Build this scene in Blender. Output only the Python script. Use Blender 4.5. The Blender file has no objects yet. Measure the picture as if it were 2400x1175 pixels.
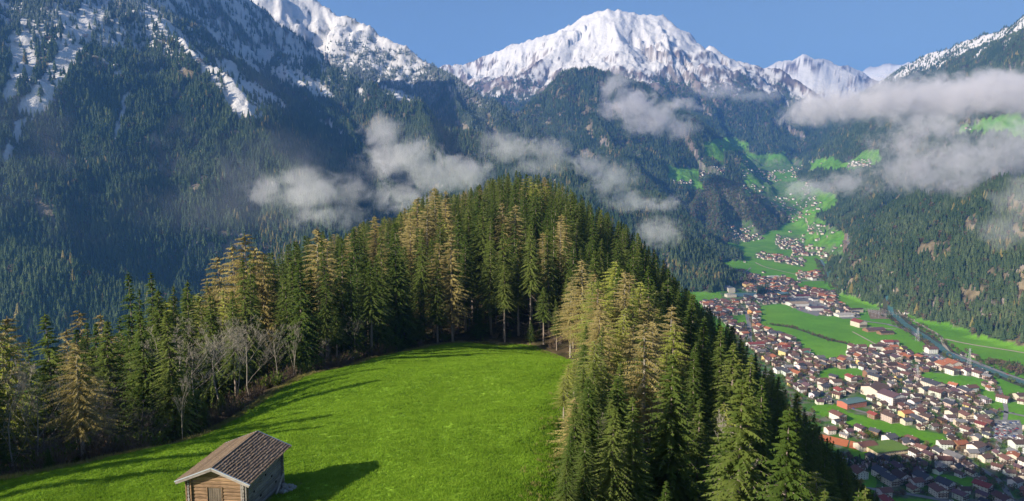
import bpy, bmesh, math, random
import numpy as np
from mathutils import Vector, Matrix

# ---------------------------------------------------------------- camera, sky, sun, exposure
scene = bpy.context.scene
col = scene.collection
R = math.radians
PITCH = R(6.68)
CAMZ = 400.0
SUN_ELEV, SUN_AZ = R(26.0), R(213.0)      # azimuth of the vector towards the sun, counter-clockwise from +X
cam_data = bpy.data.cameras.new('camera')
cam_data.sensor_width = 36.0
cam_data.lens = 24.0
cam_data.clip_start = 0.5
cam_data.clip_end = 60000.0
cam = bpy.data.objects.new('camera', cam_data)
cam.location = (0, 0, CAMZ)
cam.rotation_euler = (R(90) - PITCH, 0, 0)
col.objects.link(cam)
scene.camera = cam

world = bpy.data.worlds.new('World')
scene.world = world
world.use_nodes = True
wn = world.node_tree
bg = wn.nodes['Background']
sky = wn.nodes.new('ShaderNodeTexSky')
sky.sky_type = 'NISHITA'
sky.sun_disc = False
sky.sun_elevation = SUN_ELEV
sky.sun_rotation = math.pi / 2 - SUN_AZ     # Blender: rotation 0 looks along +Y, clockwise from above
sky.altitude = 1000
sky.air_density = 1.0
sky.dust_density = 3.2
sky.ozone_density = 1.5
wn.links.new(sky.outputs[0], bg.inputs[0])
bg.inputs[1].default_value = 0.052

sun_data = bpy.data.lights.new('sun', 'SUN')
sun_data.energy = 4.3
sun_data.angle = R(0.53)
sun_data.color = (1.0, 0.885, 0.73)
sun = bpy.data.objects.new('sun', sun_data)
sdir = Vector((math.cos(SUN_ELEV) * math.cos(SUN_AZ), math.cos(SUN_ELEV) * math.sin(SUN_AZ), math.sin(SUN_ELEV)))
sun.rotation_euler = sdir.to_track_quat('Z', 'Y').to_euler()
sun.location = (-300, -200, 700)
col.objects.link(sun)

scene.view_settings.view_transform = 'Standard'
scene.view_settings.look = 'None'
scene.view_settings.exposure = 1.18
scene.view_settings.gamma = 1.0
scene.view_settings.use_curve_mapping = False
scene.cycles.use_denoising = True
scene.cycles.max_bounces = 6
scene.cycles.diffuse_bounces = 3
scene.cycles.transparent_max_bounces = 8
scene.cycles.volume_bounces = 3
scene.cycles.volume_step_rate = 1.0
scene.cycles.volume_max_steps = 256
scene.render.use_persistent_data = False

rng = np.random.default_rng(7)
random.seed(7)

# ---------------------------------------------------------------- helpers
CT, ST = math.cos(PITCH), math.sin(PITCH)
def ray(px, py):
    """direction per metre of forward (y) distance through a photograph position"""
    den = 1600 * CT + (587.5 - py) * ST
    return (px - 1200) / den, (-1600 * ST + (587.5 - py) * CT) / den
def P(px, py, y):
    a, b = ray(px, py)
    return (a * y, y, CAMZ + b * y)
def G(px, py, z=25.0):
    """point of the level z met through a photograph position"""
    a, b = ray(px, py)
    y = (z - CAMZ) / b
    return (a * y, y)

_lut = np.stack([np.cos(np.arange(256) * 2 * math.pi / 256), np.sin(np.arange(256) * 2 * math.pi / 256)]).astype(np.float32)
def perlin(x, y, seed=0):
    x = np.asarray(x, np.float32); y = np.asarray(y, np.float32)
    x0, y0 = np.floor(x), np.floor(y)
    fx, fy = x - x0, y - y0
    hx0 = x0.astype(np.int32).astype(np.uint32) * np.uint32(374761393)
    hy0 = y0.astype(np.int32).astype(np.uint32) * np.uint32(668265263) + np.uint32((seed * 2246822519) & 0xffffffff)
    hx1, hy1 = hx0 + np.uint32(374761393), hy0 + np.uint32(668265263)
    u, v = fx * fx * fx * (fx * (fx * 6 - 15) + 10), fy * fy * fy * (fy * (fy * 6 - 15) + 10)
    def g(hx, hy, ax, ay):
        h = hx + hy
        h = (h ^ (h >> np.uint32(13))) * np.uint32(1274126177)
        i = (h >> np.uint32(20)) & np.uint32(255)
        return _lut[0][i] * ax + _lut[1][i] * ay
    a = g(hx0, hy0, fx, fy); b = g(hx1, hy0, fx - 1, fy)
    c = g(hx0, hy1, fx, fy - 1); d = g(hx1, hy1, fx - 1, fy - 1)
    a = a + (b - a) * u
    c = c + (d - c) * u
    return (a + (c - a) * v) * np.float32(1.5)
def fbm(x, y, octv=4, seed=0, gain=0.5):
    s, a = 0.0, 1.0
    for o in range(octv):
        s = s + a * perlin(x * 2 ** o + 13.7 * o, y * 2 ** o - 7.1 * o, seed + o)
        a *= gain
    return s
def ridged(x, y, octv=3, seed=0, gain=0.5):
    s, a, t = 0.0, 1.0, 0.0
    for o in range(octv):
        s = s + a * (1 - np.abs(perlin(x * 2 ** o + 3.3 * o, y * 2 ** o + 9.1 * o, seed + o)) * 1.6)
        t += a
        a *= gain
    return s / t
def smooth(e0, e1, v):
    t = np.clip((v - e0) / (e1 - e0), 0, 1)
    return t * t * (3 - 2 * t)
def inpoly(x, y, poly):
    c = np.zeros(np.shape(x), bool)
    n = len(poly)
    for i in range(n):
        (x1, y1), (x2, y2) = poly[i], poly[(i + 1) % n]
        if y1 == y2:
            continue
        c ^= ((y1 > y) != (y2 > y)) & (x < (x2 - x1) * (y - y1) / (y2 - y1) + x1)
    return c
def linedist(x, y, pts):
    best = np.full(np.shape(x), 1e9)
    for (x1, y1), (x2, y2) in zip(pts[:-1], pts[1:]):
        dx, dy = x2 - x1, y2 - y1
        t = np.clip(((x - x1) * dx + (y - y1) * dy) / (dx * dx + dy * dy + 1e-9), 0, 1)
        best = np.minimum(best, np.hypot(x - x1 - t * dx, y - y1 - t * dy))
    return best

def tag(o, label=None, cat=None, group=None, kind=None):
    if label: o['label'] = label
    if cat: o['category'] = cat
    if group: o['group'] = group
    if kind: o['kind'] = kind
    return o
def mesh_np(name, verts, faces, mats=None, smooth_=False):
    me = bpy.data.meshes.new(name)
    verts = np.asarray(verts, np.float32)
    if isinstance(faces, np.ndarray):
        n, k = faces.shape
        me.vertices.add(len(verts)); me.vertices.foreach_set('co', verts.ravel())
        me.loops.add(n * k); me.loops.foreach_set('vertex_index', faces.ravel().astype(np.int32))
        me.polygons.add(n)
        me.polygons.foreach_set('loop_start', np.arange(0, n * k, k, dtype=np.int32))
        me.update(calc_edges=True)
    else:
        me.from_pydata(verts.tolist(), [], faces)
    if smooth_:
        me.polygons.foreach_set('use_smooth', np.ones(len(me.polygons), bool))
    for m in (mats or []):
        me.materials.append(m)
    me.update()
    return me
def add(name, me, parent=None, loc=None, rz=0.0, sc=None):
    o = bpy.data.objects.new(name, me)
    col.objects.link(o)
    if parent is not None: o.parent = parent
    if loc is not None: o.location = loc
    if rz: o.rotation_euler = (0, 0, rz)
    if sc is not None: o.scale = sc if hasattr(sc, '__len__') else (sc, sc, sc)
    return o
# ---------------------------------------------------------------- terrain heights
def tps_fit(pts):
    p = np.array(pts, float)
    X, z = p[:, :2] / 100.0, p[:, 2]
    n = len(X)
    d2 = ((X[:, None] - X[None]) ** 2).sum(-1)
    K = 0.5 * d2 * np.log(d2 + 1e-12)
    Pm = np.hstack([np.ones((n, 1)), X])
    A = np.zeros((n + 3, n + 3))
    A[:n, :n] = K + 1e-3 * np.eye(n); A[:n, n:] = Pm; A[n:, :n] = Pm.T
    w = np.linalg.solve(A, np.concatenate([z, np.zeros(3)]))
    return X, w
def tps_eval(model, x, y):
    X, w = model
    w = w.astype(np.float32); X = X.astype(np.float32)
    x, y = np.asarray(x, np.float32) / np.float32(100), np.asarray(y, np.float32) / np.float32(100)
    out = w[-3] + w[-2] * x + w[-1] * y
    for i in range(len(X)):
        d2 = (x - X[i, 0]) ** 2 + (y - X[i, 1]) ** 2
        out = out + w[i] * 0.5 * d2 * np.log(d2 + 1e-12)
    return out

HILL = [
    # the meadow (photograph position, forward distance)
    P(900, 1175, 44), P(500, 1175, 45), P(1000, 1000, 65), P(1100, 900, 90), P(1100, 850, 120), P(1030, 806, 160),
    P(850, 845, 135), P(650, 905, 100), P(300, 1062, 62), P(0, 1130, 52), P(600, 1000, 71), P(1345, 850, 118),
    P(1300, 1000, 66), P(1262, 1175, 44), P(1240, 816, 165), P(1340, 848, 150),
    (-20, 25, 380), (-45, 25, 381), (0, 25, 379), (-5, 5, 381), (-40, 0, 384), (-90, 20, 377), (-62, 38, 374),
    # left flank
    (-53, 72, 362.5), (-62, 95, 356), (-60, 130, 352), (-90, 130, 338), (-100, 80, 346), (-120, 60, 350), (-60, 200, 356), (-110, 220, 330), (-150, 120, 305),
    (-38, 165, 354), (-25, 200, 361), (-40, 260, 366), (-90, 320, 345), (-200, 250, 250), (-300, 120, 210), (-250, 30, 260), (-200, -20, 320),
    # knoll
    (0, 190, 358), (15, 230, 365), (0, 290, 375), (15, 330, 378), (-20, 340, 374), (35, 300, 366), (45, 250, 352), (60, 200, 332),
    (30, 170, 356), (0, 400, 368), (0, 480, 335), (60, 400, 330), (-60, 430, 338), (0, 620, 250), (120, 420, 265), (150, 560, 190),
    (0, 800, 110), (-150, 650, 180), (-200, 450, 210), (-350, 400, 120), (-300, 700, 90), (0, 1000, 20), (250, 800, 15),
    # right flank
    P(1302, 835, 160), P(1322, 925, 84), P(1312, 960, 76), P(1285, 1080, 54), P(1180, 950, 78), P(1200, 1080, 54), (17, 62, 362), (22, 88, 361), (27, 120, 358), (24, 45, 358), (60, 230, 336), (62, 160, 321), (60, 110, 322), (55, 70, 330), (70, 60, 322), (90, 200, 300),
    (50, 30, 338), (80, 20, 318), (110, 100, 282), (110, 160, 280), (130, 250, 262), (180, 130, 215), (200, 300, 195), (250, 180, 150), (320, 100, 92), (350, 300, 60), (300, 480, 60),
    (420, 200, 20), (450, 400, -5), (420, 50, 25), (520, 250, -30), (450, 700, -40), (600, 500, -80), (600, 50, -40),
    (-500, 200, 60), (-500, 600, 0), (-500, -50, 150), (100, -60, 320), (0, -60, 375), (-100, -60, 375), (300, -60, 130),
]
hill_model = tps_fit(HILL)

# ridge lines: (photograph x, photograph y, forward distance); slope; rib amplitude, rib wavelength; id
RIDGES = [
    ('far', 0.80, 125, 420, [(980, 200, 7600), (1040, 152, 7600), (1100, 147, 7700), (1200, 104, 7700), (1300, 76, 7600), (1365, 38, 7500), (1425, 18, 7400), (1480, 30, 7450), (1555, 36, 7500), (1600, 80, 7500), (1638, 116, 7400), (1665, 103, 7300), (1700, 130, 7300), (1760, 150, 7300), (1830, 164, 7300), (1890, 200, 7100)]),
    ('far', 0.80, 100, 360, [(1365, 40, 7500), (1310, 110, 7000), (1220, 170, 6600), (1120, 222, 6300)]),
    ('far', 0.85, 105, 330, [(1425, 18, 7400), (1450, 90, 6900), (1500, 160, 6500), (1560, 240, 6100)]),
    ('far', 0.85, 105, 330, [(1555, 36, 7500), (1580, 130, 6900), (1620, 220, 6400), (1700, 320, 5900)]),
    ('far', 0.85, 60, 330, [(1665, 103, 7300), (1700, 200, 6700), (1770, 290, 6200), (1810, 340, 5900)]),
    ('far', 0.8, 60, 330, [(1760, 150, 7300), (1830, 220, 6900), (1880, 290, 6500)]),
    ('back', 0.7, 70, 500, [(1700, 200, 10500), (1790, 152, 10300), (1840, 138, 10300), (1885, 124, 10200), (1945, 140, 10200), (2005, 160, 10200), (2060, 190, 10000), (2120, 230, 10000)]),
    ('back', 0.7, 70, 500, [(1980, 200, 13000), (2030, 160, 13000), (2080, 145, 12800), (2105, 146, 12700), (2130, 140, 12600), (2220, 180, 12600)]),
    ('dome', 0.85, 45, 300, [(1130, 330, 4500), (1205, 275, 4600), (1260, 225, 4700), (1310, 185, 4800), (1350, 163, 4800), (1440, 173, 4900), (1520, 203, 5000), (1600, 262, 5100), (1700, 325, 5100)]),
    ('dome', 0.9, 40, 260, [(1400, 166, 4850), (1400, 260, 4400), (1420, 340, 4100), (1500, 400, 3800)]),
    ('dome', 0.9, 40, 260, [(1540, 215, 5000), (1600, 320, 4700), (1640, 372, 4500)]),
    ('leftfar', 0.95, 80, 330, [(300, -200, 4700), (600, -70, 4600), (740, -6, 4600), (800, 35, 4500), (870, 60, 4400), (940, 102, 4300), (1000, 142, 4200), (1060, 170, 4100), (1100, 196, 4000), (1180, 256, 3800), (1260, 312, 3700), (1340, 362, 3600)]),
    ('leftfar', 0.95, 50, 300, [(1060, 170, 4100), (1080, 240, 3800), (1130, 330, 3400), (1200, 400, 3100)]),
    ('leftmid', 0.8, 55, 300, [(380, -60, 3500), (450, 20, 3400), (600, 98, 3300), (680, 128, 3250), (800, 165, 3200), (880, 200, 3100), (980, 240, 3050), (1060, 298, 2950), (1160, 332, 2850), (1250, 348, 2750), (1350, 395, 2650)]),
    ('leftmid', 0.8, 50, 260, [(680, 128, 3250), (720, 230, 2900), (800, 330, 2600), (900, 420, 2300)]),
    ('leftmid', 0.8, 50, 260, [(980, 240, 3050), (1020, 330, 2700), (1100, 420, 2400)]),
    ('leftnear', 0.88, 50, 240, [(270, -330, 3100), (330, -25, 2650), (345, 18, 2550), (400, 70, 2450), (480, 150, 2300), (545, 215, 2200), (610, 300, 2080), (690, 390, 1950), (760, 500, 1800), (800, 620, 1650)]),
    ('leftnear', 0.8, 45, 220, [(345, 18, 2550), (320, 160, 2250), (300, 300, 2000), (310, 420, 1830), (330, 560, 1650)]),
    ('leftnear', 0.8, 40, 220, [(545, 215, 2200), (510, 330, 2000), (480, 440, 1850), (450, 560, 1700), (450, 680, 1550)]),
    ('leftedge', 0.80, 45, 220, [(60, -300, 2850), (140, -90, 2500), (105, 60, 2270), (55, 190, 2080), (-5, 320, 1880), (-100, 430, 1700)]),
    ('leftedge', 0.80, 45, 220, [(-250, -400, 2600), (-100, -150, 2350), (0, 20, 2200), (-40, 180, 2000)]),
    ('leftlow', 0.7, 20, 160, [(-350, 440, 1500), (-150, 490, 1450), (0, 560, 1400), (150, 615, 1350), (280, 680, 1300), (430, 760, 1230), (600, 860, 1150)]),
    ('spur', 0.75, 30, 200, [(1200, 380, 3300), (1330, 405, 3250), (1450, 440, 3150), (1540, 455, 3050), (1620, 520, 2950), (1700, 585, 2850), (1745, 625, 2780)]),
    ('spur', 0.8, 30, 180, [(1350, 470, 2350), (1480, 500, 2350), (1580, 540, 2300), (1650, 600, 2230), (1685, 655, 2180)]),
    ('knoll', 0.95, 24, 140, [(1600, 520, 3500), (1640, 455, 3900), (1680, 412, 4050), (1725, 432, 3950), (1745, 480, 3800), (1765, 530, 3620)]),
    ('knoll', 0.95, 24, 140, [(1680, 412, 4050), (1690, 470, 3750), (1700, 530, 3500)]),
    ('knoll', 1.15, 22, 120, [(1785, 462, 4100), (1815, 480, 4020), (1835, 510, 3900), (1805, 555, 3700)]),
    ('right', 0.80, 50, 300, [(2700, -120, 3900), (2500, -10, 4300), (2440, 20, 4500), (2400, 40, 4650), (2330, 76, 5000), (2250, 106, 5500), (2140, 142, 6300), (2060, 197, 6900), (1950, 272, 7200), (1850, 332, 7400)]),
    ('right', 0.80, 40, 240, [(2400, 40, 4650), (2380, 150, 4000), (2340, 280, 3500)]),
    ('rightlow', 0.85, 30, 200, [(1975, 592, 3450), (1994, 556, 3300), (2060, 500, 3050), (2200, 455, 2350), (2400, 425, 1880), (2700, 400, 1620), (3000, 380, 1380)]),
    ('rightlow', 0.60, 34, 240, [(2060, 500, 3050), (2090, 440, 3450), (2060, 400, 3900)]),
]
def floor_z(x, y):
    v = x / np.maximum(y, 1.0)
    zf = np.interp(y, [0, 2600, 3500, 3900, 4300, 4600, 5200, 6200, 7000], [25, 25, 38, 95, 200, 268, 385, 480, 620])
    # the pastures on the left of the far valley and the gorge
    zl = np.interp(y, [0, 3300, 4200, 4600, 5200, 6200], [25, 25, 235, 262, 340, 480])
    w = smooth(0.335, 0.30, v)
    z = zf * (1 - w) + zl * w
    # the benches that climb the right side above the villages
    return z + np.maximum(x - 0.485 * y - 60, 0) * 0.34 * smooth(3200, 4300, y)
RID = ['floor', 'hill', 'far', 'back', 'dome', 'leftfar', 'leftmid', 'leftnear', 'leftedge', 'leftlow', 'spur', 'knoll', 'right', 'rightlow']
def terrain(x, y):
    x = np.asarray(x, np.float32); y = np.asarray(y, np.float32)
    wx = x + 60 * fbm(x / 420, y / 420, 3, 11)
    wy = y + 60 * fbm(x / 420, y / 420, 3, 17)
    base = floor_z(x, y)
    base = base.astype(np.float32); z = base.copy()
    rid = np.zeros(x.shape, np.int8)
    dist = np.full(x.shape, 1e9, np.float32); run = np.zeros(x.shape, np.float32)
    terrain.run = run
    k_soft = 18.0
    for num, (nm, slope, amp, wl, pts) in enumerate(RIDGES):
        w = [P(*p) for p in pts]
        zc = z - 200
        top = max(q[2] for q in w)
        reach = top / slope
        sel = (x > min(q[0] for q in w) - reach) & (x < max(q[0] for q in w) + reach) & (y > min(q[1] for q in w) - reach) & (y < max(q[1] for q in w) + reach)
        if not sel.any():
            continue
        xs, ys, xo, yo, z_, base_ = wx[sel], wy[sel], x[sel], y[sel], z[sel], base[sel]
        if nm in ('far', 'back'):
            xs, ys = xo + (xs - xo) * .25, yo + (ys - yo) * .25
        best = np.full(xs.shape, -1e9, np.float32); bs = np.zeros(xs.shape, np.float32); bd = np.full(xs.shape, 1e9, np.float32)
        s0 = num * 977.0
        for (x1, y1, z1), (x2, y2, z2) in zip(w[:-1], w[1:]):
            dx, dy = x2 - x1, y2 - y1
            L = math.hypot(dx, dy)
            t = np.clip(((xs - x1) * dx + (ys - y1) * dy) / (L * L), 0, 1)
            d = np.hypot(xs - x1 - t * dx, ys - y1 - t * dy)
            zz = z1 + t * (z2 - z1) - slope * d
            m = zz > best
            best = np.where(m, zz, best); bs = np.where(m, s0 + t * L, bs); bd = np.where(m, d, bd)
            s0 += L
        k = best + 1.3 * amp + 30 > z_
        if not k.any():
            continue
        ii = np.nonzero(sel.ravel())[0][k]
        best, bs, bd, xo, yo, z_, base_ = best[k], bs[k], bd[k], xo[k], yo[k], z_[k], base_[k]
        grow = smooth(0, wl * 1.3, bd)
        best = best + amp * 2.0 * grow * (ridged(bs / wl, bd / (wl * 3.2), 3, 40 + num) - 0.62)
        best = best + amp * 0.75 * grow * (ridged(bs / (wl * .33) + 5.1, bd / (wl * 1.5), 3, 60 + num, .6) - 0.62)
        best = best + (0.28 * amp * fbm(xo / (wl * .35), yo / (wl * .35), 4, 90 + num, 0.55)) * (0.15 + 0.85 * grow)
        if nm in ('far', 'back', 'leftfar'):      # broken crest and rock bands
            best = best + (1 - .55 * grow) * 26 * (ridged(bs / 150 + 2.2, bd / 260, 4, 130 + num, .65) - .66) + 20 * (ridged(xo / 230, yo / 230, 4, 150 + num, .6) - .62)
        h = np.maximum(k_soft - np.abs(best - z_), 0) / k_soft
        rr = rid.ravel()[ii]
        z.ravel()[ii] = np.maximum(best, z_) + h * h * k_soft * 0.25 * (0.3 + 0.7 * (rr == 0))
        m = (best > z_) & (best > base_ + 4)
        rid.ravel()[ii[m]] = RID.index(nm)
        dist.ravel()[ii[m]] = bd[m]; run.ravel()[ii[m]] = bs[m]
    # rough small relief away from the floor
    up = smooth(6, 60, z - base)
    z = z + up * (7.0 * fbm(x / 60, y / 60, 3, 5) + 16 * fbm(x / 190, y / 190, 2, 8))
    near = (y < 1300) & (np.abs(x) < 800)
    if near.any():
        hz = tps_eval(hill_model, x[near], y[near])
        xn, yn = x[near], y[near]
        rough = smooth(90, 420, np.hypot(xn - 5, yn - 120)) * 9
        hz = hz + rough * fbm(xn / 70, yn / 70, 3, 3) + 0.35 * fbm(xn / 9, yn / 9, 3, 21)
        zz = z[near]
        m = hz > zz
        r2 = rid[near]; r2[m] = 1; rid[near] = r2
        hh = np.maximum(8 - np.abs(hz - zz), 0) / 8
        z[near] = np.maximum(hz, zz) + hh * hh * 2 * (zz < 40)
    return z, rid, dist
def ground(x, y):
    x, y = np.atleast_1d(np.asarray(x, float)), np.atleast_1d(np.asarray(y, float))
    return terrain(x, y)[0]

# polar grid of real positions, finest inside the view
ang = np.concatenate([np.linspace(-62, -41, 60, endpoint=False), np.linspace(-41, 41, 940), np.linspace(41, 62, 61)[1:]])
ang = np.radians(ang)
rad = np.concatenate([np.geomspace(12, 700, 330, endpoint=False), np.geomspace(700, 9500, 560, endpoint=False), np.geomspace(9500, 16000, 40)])
NA, NR = len(ang), len(rad)
RR, AA = np.meshgrid(rad, ang, indexing='ij')
GX, GY = RR * np.sin(AA), RR * np.cos(AA)
GZ, GID, GDIST = terrain(GX, GY)
GRUN = terrain.run
# which grid points the photograph sees (running horizon along each direction)
elev = (GZ - CAMZ) / RR
hor = np.maximum.accumulate(elev, axis=0)
prev = np.vstack([np.full((1, NA), -9.0), hor[:-1]])
VIS = (GZ + 30 - CAMZ) / RR > prev
gz_r = np.gradient(GZ, axis=0) / np.gradient(RR, axis=0)
gz_a = np.gradient(GZ, axis=1) / (np.gradient(AA, axis=1) * RR)
SLOPE = np.hypot(gz_r, gz_a)
DZX = gz_r * np.sin(AA) + gz_a * np.cos(AA)
DZY = gz_r * np.cos(AA) - gz_a * np.sin(AA)
# ---------------------------------------------------------------- ground cover, computed for every terrain point
den_ = GY * CT - (GZ - CAMZ) * ST
PX = 1200 + 1600 * GX / np.maximum(den_, 1)
PY = 587.5 - 1600 * (GY * ST + (GZ - CAMZ) * CT) / np.maximum(den_, 1)
rid_is = lambda *n: np.isin(GID, [RID.index(k) for k in n])
def zone(polys, warp=0.0, seed=3):
    """which ground points lie in an area; the areas are listed by where the photograph shows their corners"""
    wxx = PX + warp * fbm(GX / 60, GY / 60, 3, seed); wyy = PY + warp * 0.6 * fbm(GX / 60, GY / 60, 3, seed + 5)
    m = np.zeros(PX.shape, bool)
    for p in polys:
        m |= inpoly(wxx, wyy, p)
    return m

MEADOW = [(-60, 20), (-95, 30), (-70, 45), (-50, 48), (-41.0, 52), (-36.4, 62), (-37.5, 80), (-34, 100), (-31, 120), (-29.5, 135), (-24, 150), (-17, 160),
          (-8, 166), (4, 167), (10, 160), (13.2, 148), (13, 132), (10.8, 118), (9.5, 100), (7, 82), (4.4, 66), (2.6, 52), (1.7, 44), (0, 36), (0, 25), (0, 0), (-60, -10)]
n1 = fbm(GX / 3.5, GY / 3.5, 3, 31)
mead = inpoly(GX + 0.7 * n1, GY + 0.9 * n1, MEADOW) & (GID == 1)
edge_d = linedist(np.where(GID == 1, GX, 1e4), GY, MEADOW + MEADOW[:1])

# built-up ground and fields of the valley floor
BUILT = [
    [(1684, 642), (1732, 634), (1800, 656), (1835, 650), (1872, 663), (1858, 690), (1800, 690), (1775, 700), (1700, 704), (1688, 690)],
    [(1770, 688), (1832, 674), (1900, 676), (1962, 690), (1958, 708), (2010, 735), (2010, 745), (1958, 742), (1922, 738), (1860, 722), (1830, 712), (1780, 715)],
    [(1640, 712), (1700, 700), (1765, 692), (1776, 720), (1776, 765), (1850, 795), (1905, 832), (1900, 850), (1800, 850), (1740, 800), (1690, 750), (1660, 740)],
    [(1720, 790), (1800, 790), (1900, 838), (1990, 842), (1985, 822), (2060, 812), (2095, 808), (2160, 840), (2200, 862), (2290, 866), (2400, 905), (2500, 930), (2500, 1250), (1960, 1250), (1850, 1100), (1780, 1000), (1740, 900)],
    [(2175, 822), (2215, 838), (2262, 852), (2280, 866), (2200, 862)],
]
FIELDS = [
    [(1895, 818), (1958, 818), (1984, 842), (1930, 848), (1898, 838)],
    [(1920, 865), (2010, 862), (2036, 884), (1985, 892), (1922, 886)],
    [(1902, 952), (1930, 947), (1958, 950), (1990, 968), (2060, 985), (2100, 990), (2150, 1008), (2210, 1020), (2232, 1040), (2190, 1052), (2140, 1030), (2085, 1022), (2030, 1015), (1965, 985), (1915, 972)],
    [(2145, 880), (2175, 872), (2280, 882), (2318, 895), (2335, 932), (2285, 915), (2195, 905), (2165, 893)],
    [(2292, 870), (2400, 884), (2500, 905), (2500, 950), (2400, 938), (2340, 925), (2330, 890)],
    [(2290, 912), (2340, 935), (2400, 948), (2500, 965), (2500, 1010), (2400, 985), (2320, 960)],
    [(1700, 742), (1745, 735), (1752, 760), (1720, 762)],
    [(2155, 825), (2200, 850), (2165, 848)],
    [(2345, 968), (2500, 985), (2500, 1040), (2400, 1008), (2350, 995)],
    [(1990, 1040), (2080, 1060), (2075, 1085), (1990, 1075)], [(2160, 1110), (2280, 1120), (2290, 1150), (2180, 1140)],
    [(1960, 1090), (2060, 1110), (2050, 1160), (1960, 1150)], [(2080, 1165), (2250, 1175), (2250, 1250), (2080, 1250)],
]
floor_ = (GID == 0)
built = zone(BUILT, 5) & floor_ & ~zone(FIELDS, 3)
HAMLETS = [[(1868, 640), (1930, 638), (1932, 656), (1870, 658)], [(1818, 552), (1885, 552), (1885, 585), (1818, 585)], [(1770, 590), (1890, 612), (1885, 628), (1768, 606)],
           [(1858, 580), (1922, 580), (1922, 600), (1858, 600)], [(1925, 575), (1985, 575), (1985, 612), (1925, 612)], [(1895, 525), (1960, 530), (1960, 550), (1895, 545)],
           [(1702, 520), (1760, 518), (1790, 560), (1720, 570)], [(1738, 374), (1880, 372), (1885, 405), (1738, 402)], [(1738, 400), (1800, 402), (1830, 424), (1740, 420)],
           [(1738, 428), (1900, 424), (1900, 458), (1742, 460)], [(1770, 460), (1905, 452), (1930, 490), (1830, 500)], [(1640, 392), (1700, 390), (1698, 412), (1640, 420)],
           [(1578, 424), (1622, 424), (1622, 436), (1578, 436)], [(1988, 378), (2042, 378), (2042, 392), (1988, 392)]]
hamlet = zone(HAMLETS, 3) & ~rid_is('hill')

nbig = fbm(GX / 260, GY / 260, 4, 51)
nmid = fbm(GX / 70, GY / 70, 4, 61)
nsm = fbm(GX / 22, GY / 22, 3, 71)
# curvature: hollows keep their snow longest
def blur(a, k):
    w = np.ones(2 * k + 1) / (2 * k + 1)
    a = np.apply_along_axis(lambda v: np.convolve(np.pad(v, k, 'edge'), w, 'valid'), 0, a)
    return np.apply_along_axis(lambda v: np.convolve(np.pad(v, k, 'edge'), w, 'valid'), 1, a)
hollow = blur(GZ, 7) - GZ
hollow_n = np.clip(hollow / (0.012 * RR), -1.5, 1.5)

# trees: 0..1
TREE = np.zeros(GX.shape, np.float32)
mount = ~floor_
TREE[mount] = 1.0
PAST = {
    'a': ([[(1562, 388), (1600, 392), (1640, 395), (1640, 415), (1650, 450), (1610, 442), (1565, 425)],
           [(1650, 330), (1700, 322), (1760, 335), (1750, 358), (1700, 362), (1700, 385), (1652, 368)],
           [(1740, 362), (1838, 358), (1868, 395), (1872, 425), (1960, 458), (1962, 490), (1905, 505), (1992, 556), (1995, 605), (1790, 605), (1812, 560), (1850, 520), (1800, 462), (1738, 445)],
           [(1892, 380), (1940, 366), (1990, 385), (2020, 355), (2060, 350), (2070, 385), (2010, 400), (1900, 400)],
           [(2240, 300), (2320, 278), (2400, 262), (2400, 330), (2330, 312), (2250, 320)], [(1700, 570), (1800, 575), (1800, 600), (1740, 610), (1700, 590)]]),
}
past = zone(PAST['a'][0] if isinstance(PAST['a'], tuple) else PAST['a'], 7, 9) & (GY > 2600) & ~rid_is('spur', 'hill', 'leftmid')
bench = floor_ & ((GY > 3900) | ((GX < 0.335 * GY) & (GY > 2900))) & ~past
TREE[bench] = 0.8
knolly = rid_is('knoll')
CLEAR = [[(2130, 590), (2180, 565), (2240, 570), (2225, 600), (2160, 615)], [(2300, 640), (2345, 630), (2345, 655), (2310, 680)], [(2120, 660), (2150, 645), (2170, 672), (2140, 690)],
         [(2365, 470), (2400, 455), (2430, 520), (2420, 590), (2370, 555)], [(2240, 690), (2290, 680), (2290, 705), (2250, 720)], [(2140, 740), (2185, 735), (2180, 765)], [(2360, 790), (2400, 770), (2400, 830), (2370, 825)],
         [(1985, 590), (2010, 600), (2015, 640), (1992, 650)], [(2260, 500), (2300, 520), (2280, 560), (2255, 545)], [(2155, 640), (2180, 635), (2190, 650), (2170, 660)], [(2195, 785), (2230, 770), (2260, 800), (2230, 810)], [(2380, 640), (2400, 620), (2440, 700), (2400, 700)]]
clear = (zone(CLEAR, 24, 15) & (fbm(GX / 40, GY / 40, 3, 16) > -.35)) & rid_is('rightlow', 'right')
CLEARL = [[(330, 325), (368, 310), (392, 360), (428, 378), (392, 425), (362, 385)], [(205, 462), (245, 448), (255, 478)], [(335, 178), (440, 160), (490, 170), (470, 190), (400, 180)], [(420, 470), (432, 480), (420, 560), (410, 540)],
          [(350, 440), (380, 425), (370, 445)], [(1070, 290), (1090, 285), (1120, 315), (1080, 310)], [(1390, 230), (1450, 250), (1470, 275), (1420, 270)], [(1365, 290), (1395, 285), (1395, 330), (1370, 320)],
          [(1440, 325), (1480, 330), (1470, 350), (1440, 345)], [(1280, 215), (1330, 200), (1310, 220)], [(1250, 245), (1275, 240), (1260, 255)], [(1140, 270), (1150, 265), (1165, 320), (1150, 330)], [(1360, 350), (1385, 345), (1390, 375), (1365, 370)]]
clearl = zone(CLEARL, 14, 19) & rid_is('leftnear', 'leftmid', 'leftfar', 'dome', 'leftedge')
clearl |= (fbm(GX / 150, GY / 90, 4, 77) > 0.86) & rid_is('dome', 'leftmid', 'leftfar', 'spur', 'right', 'rightlow')

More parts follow.
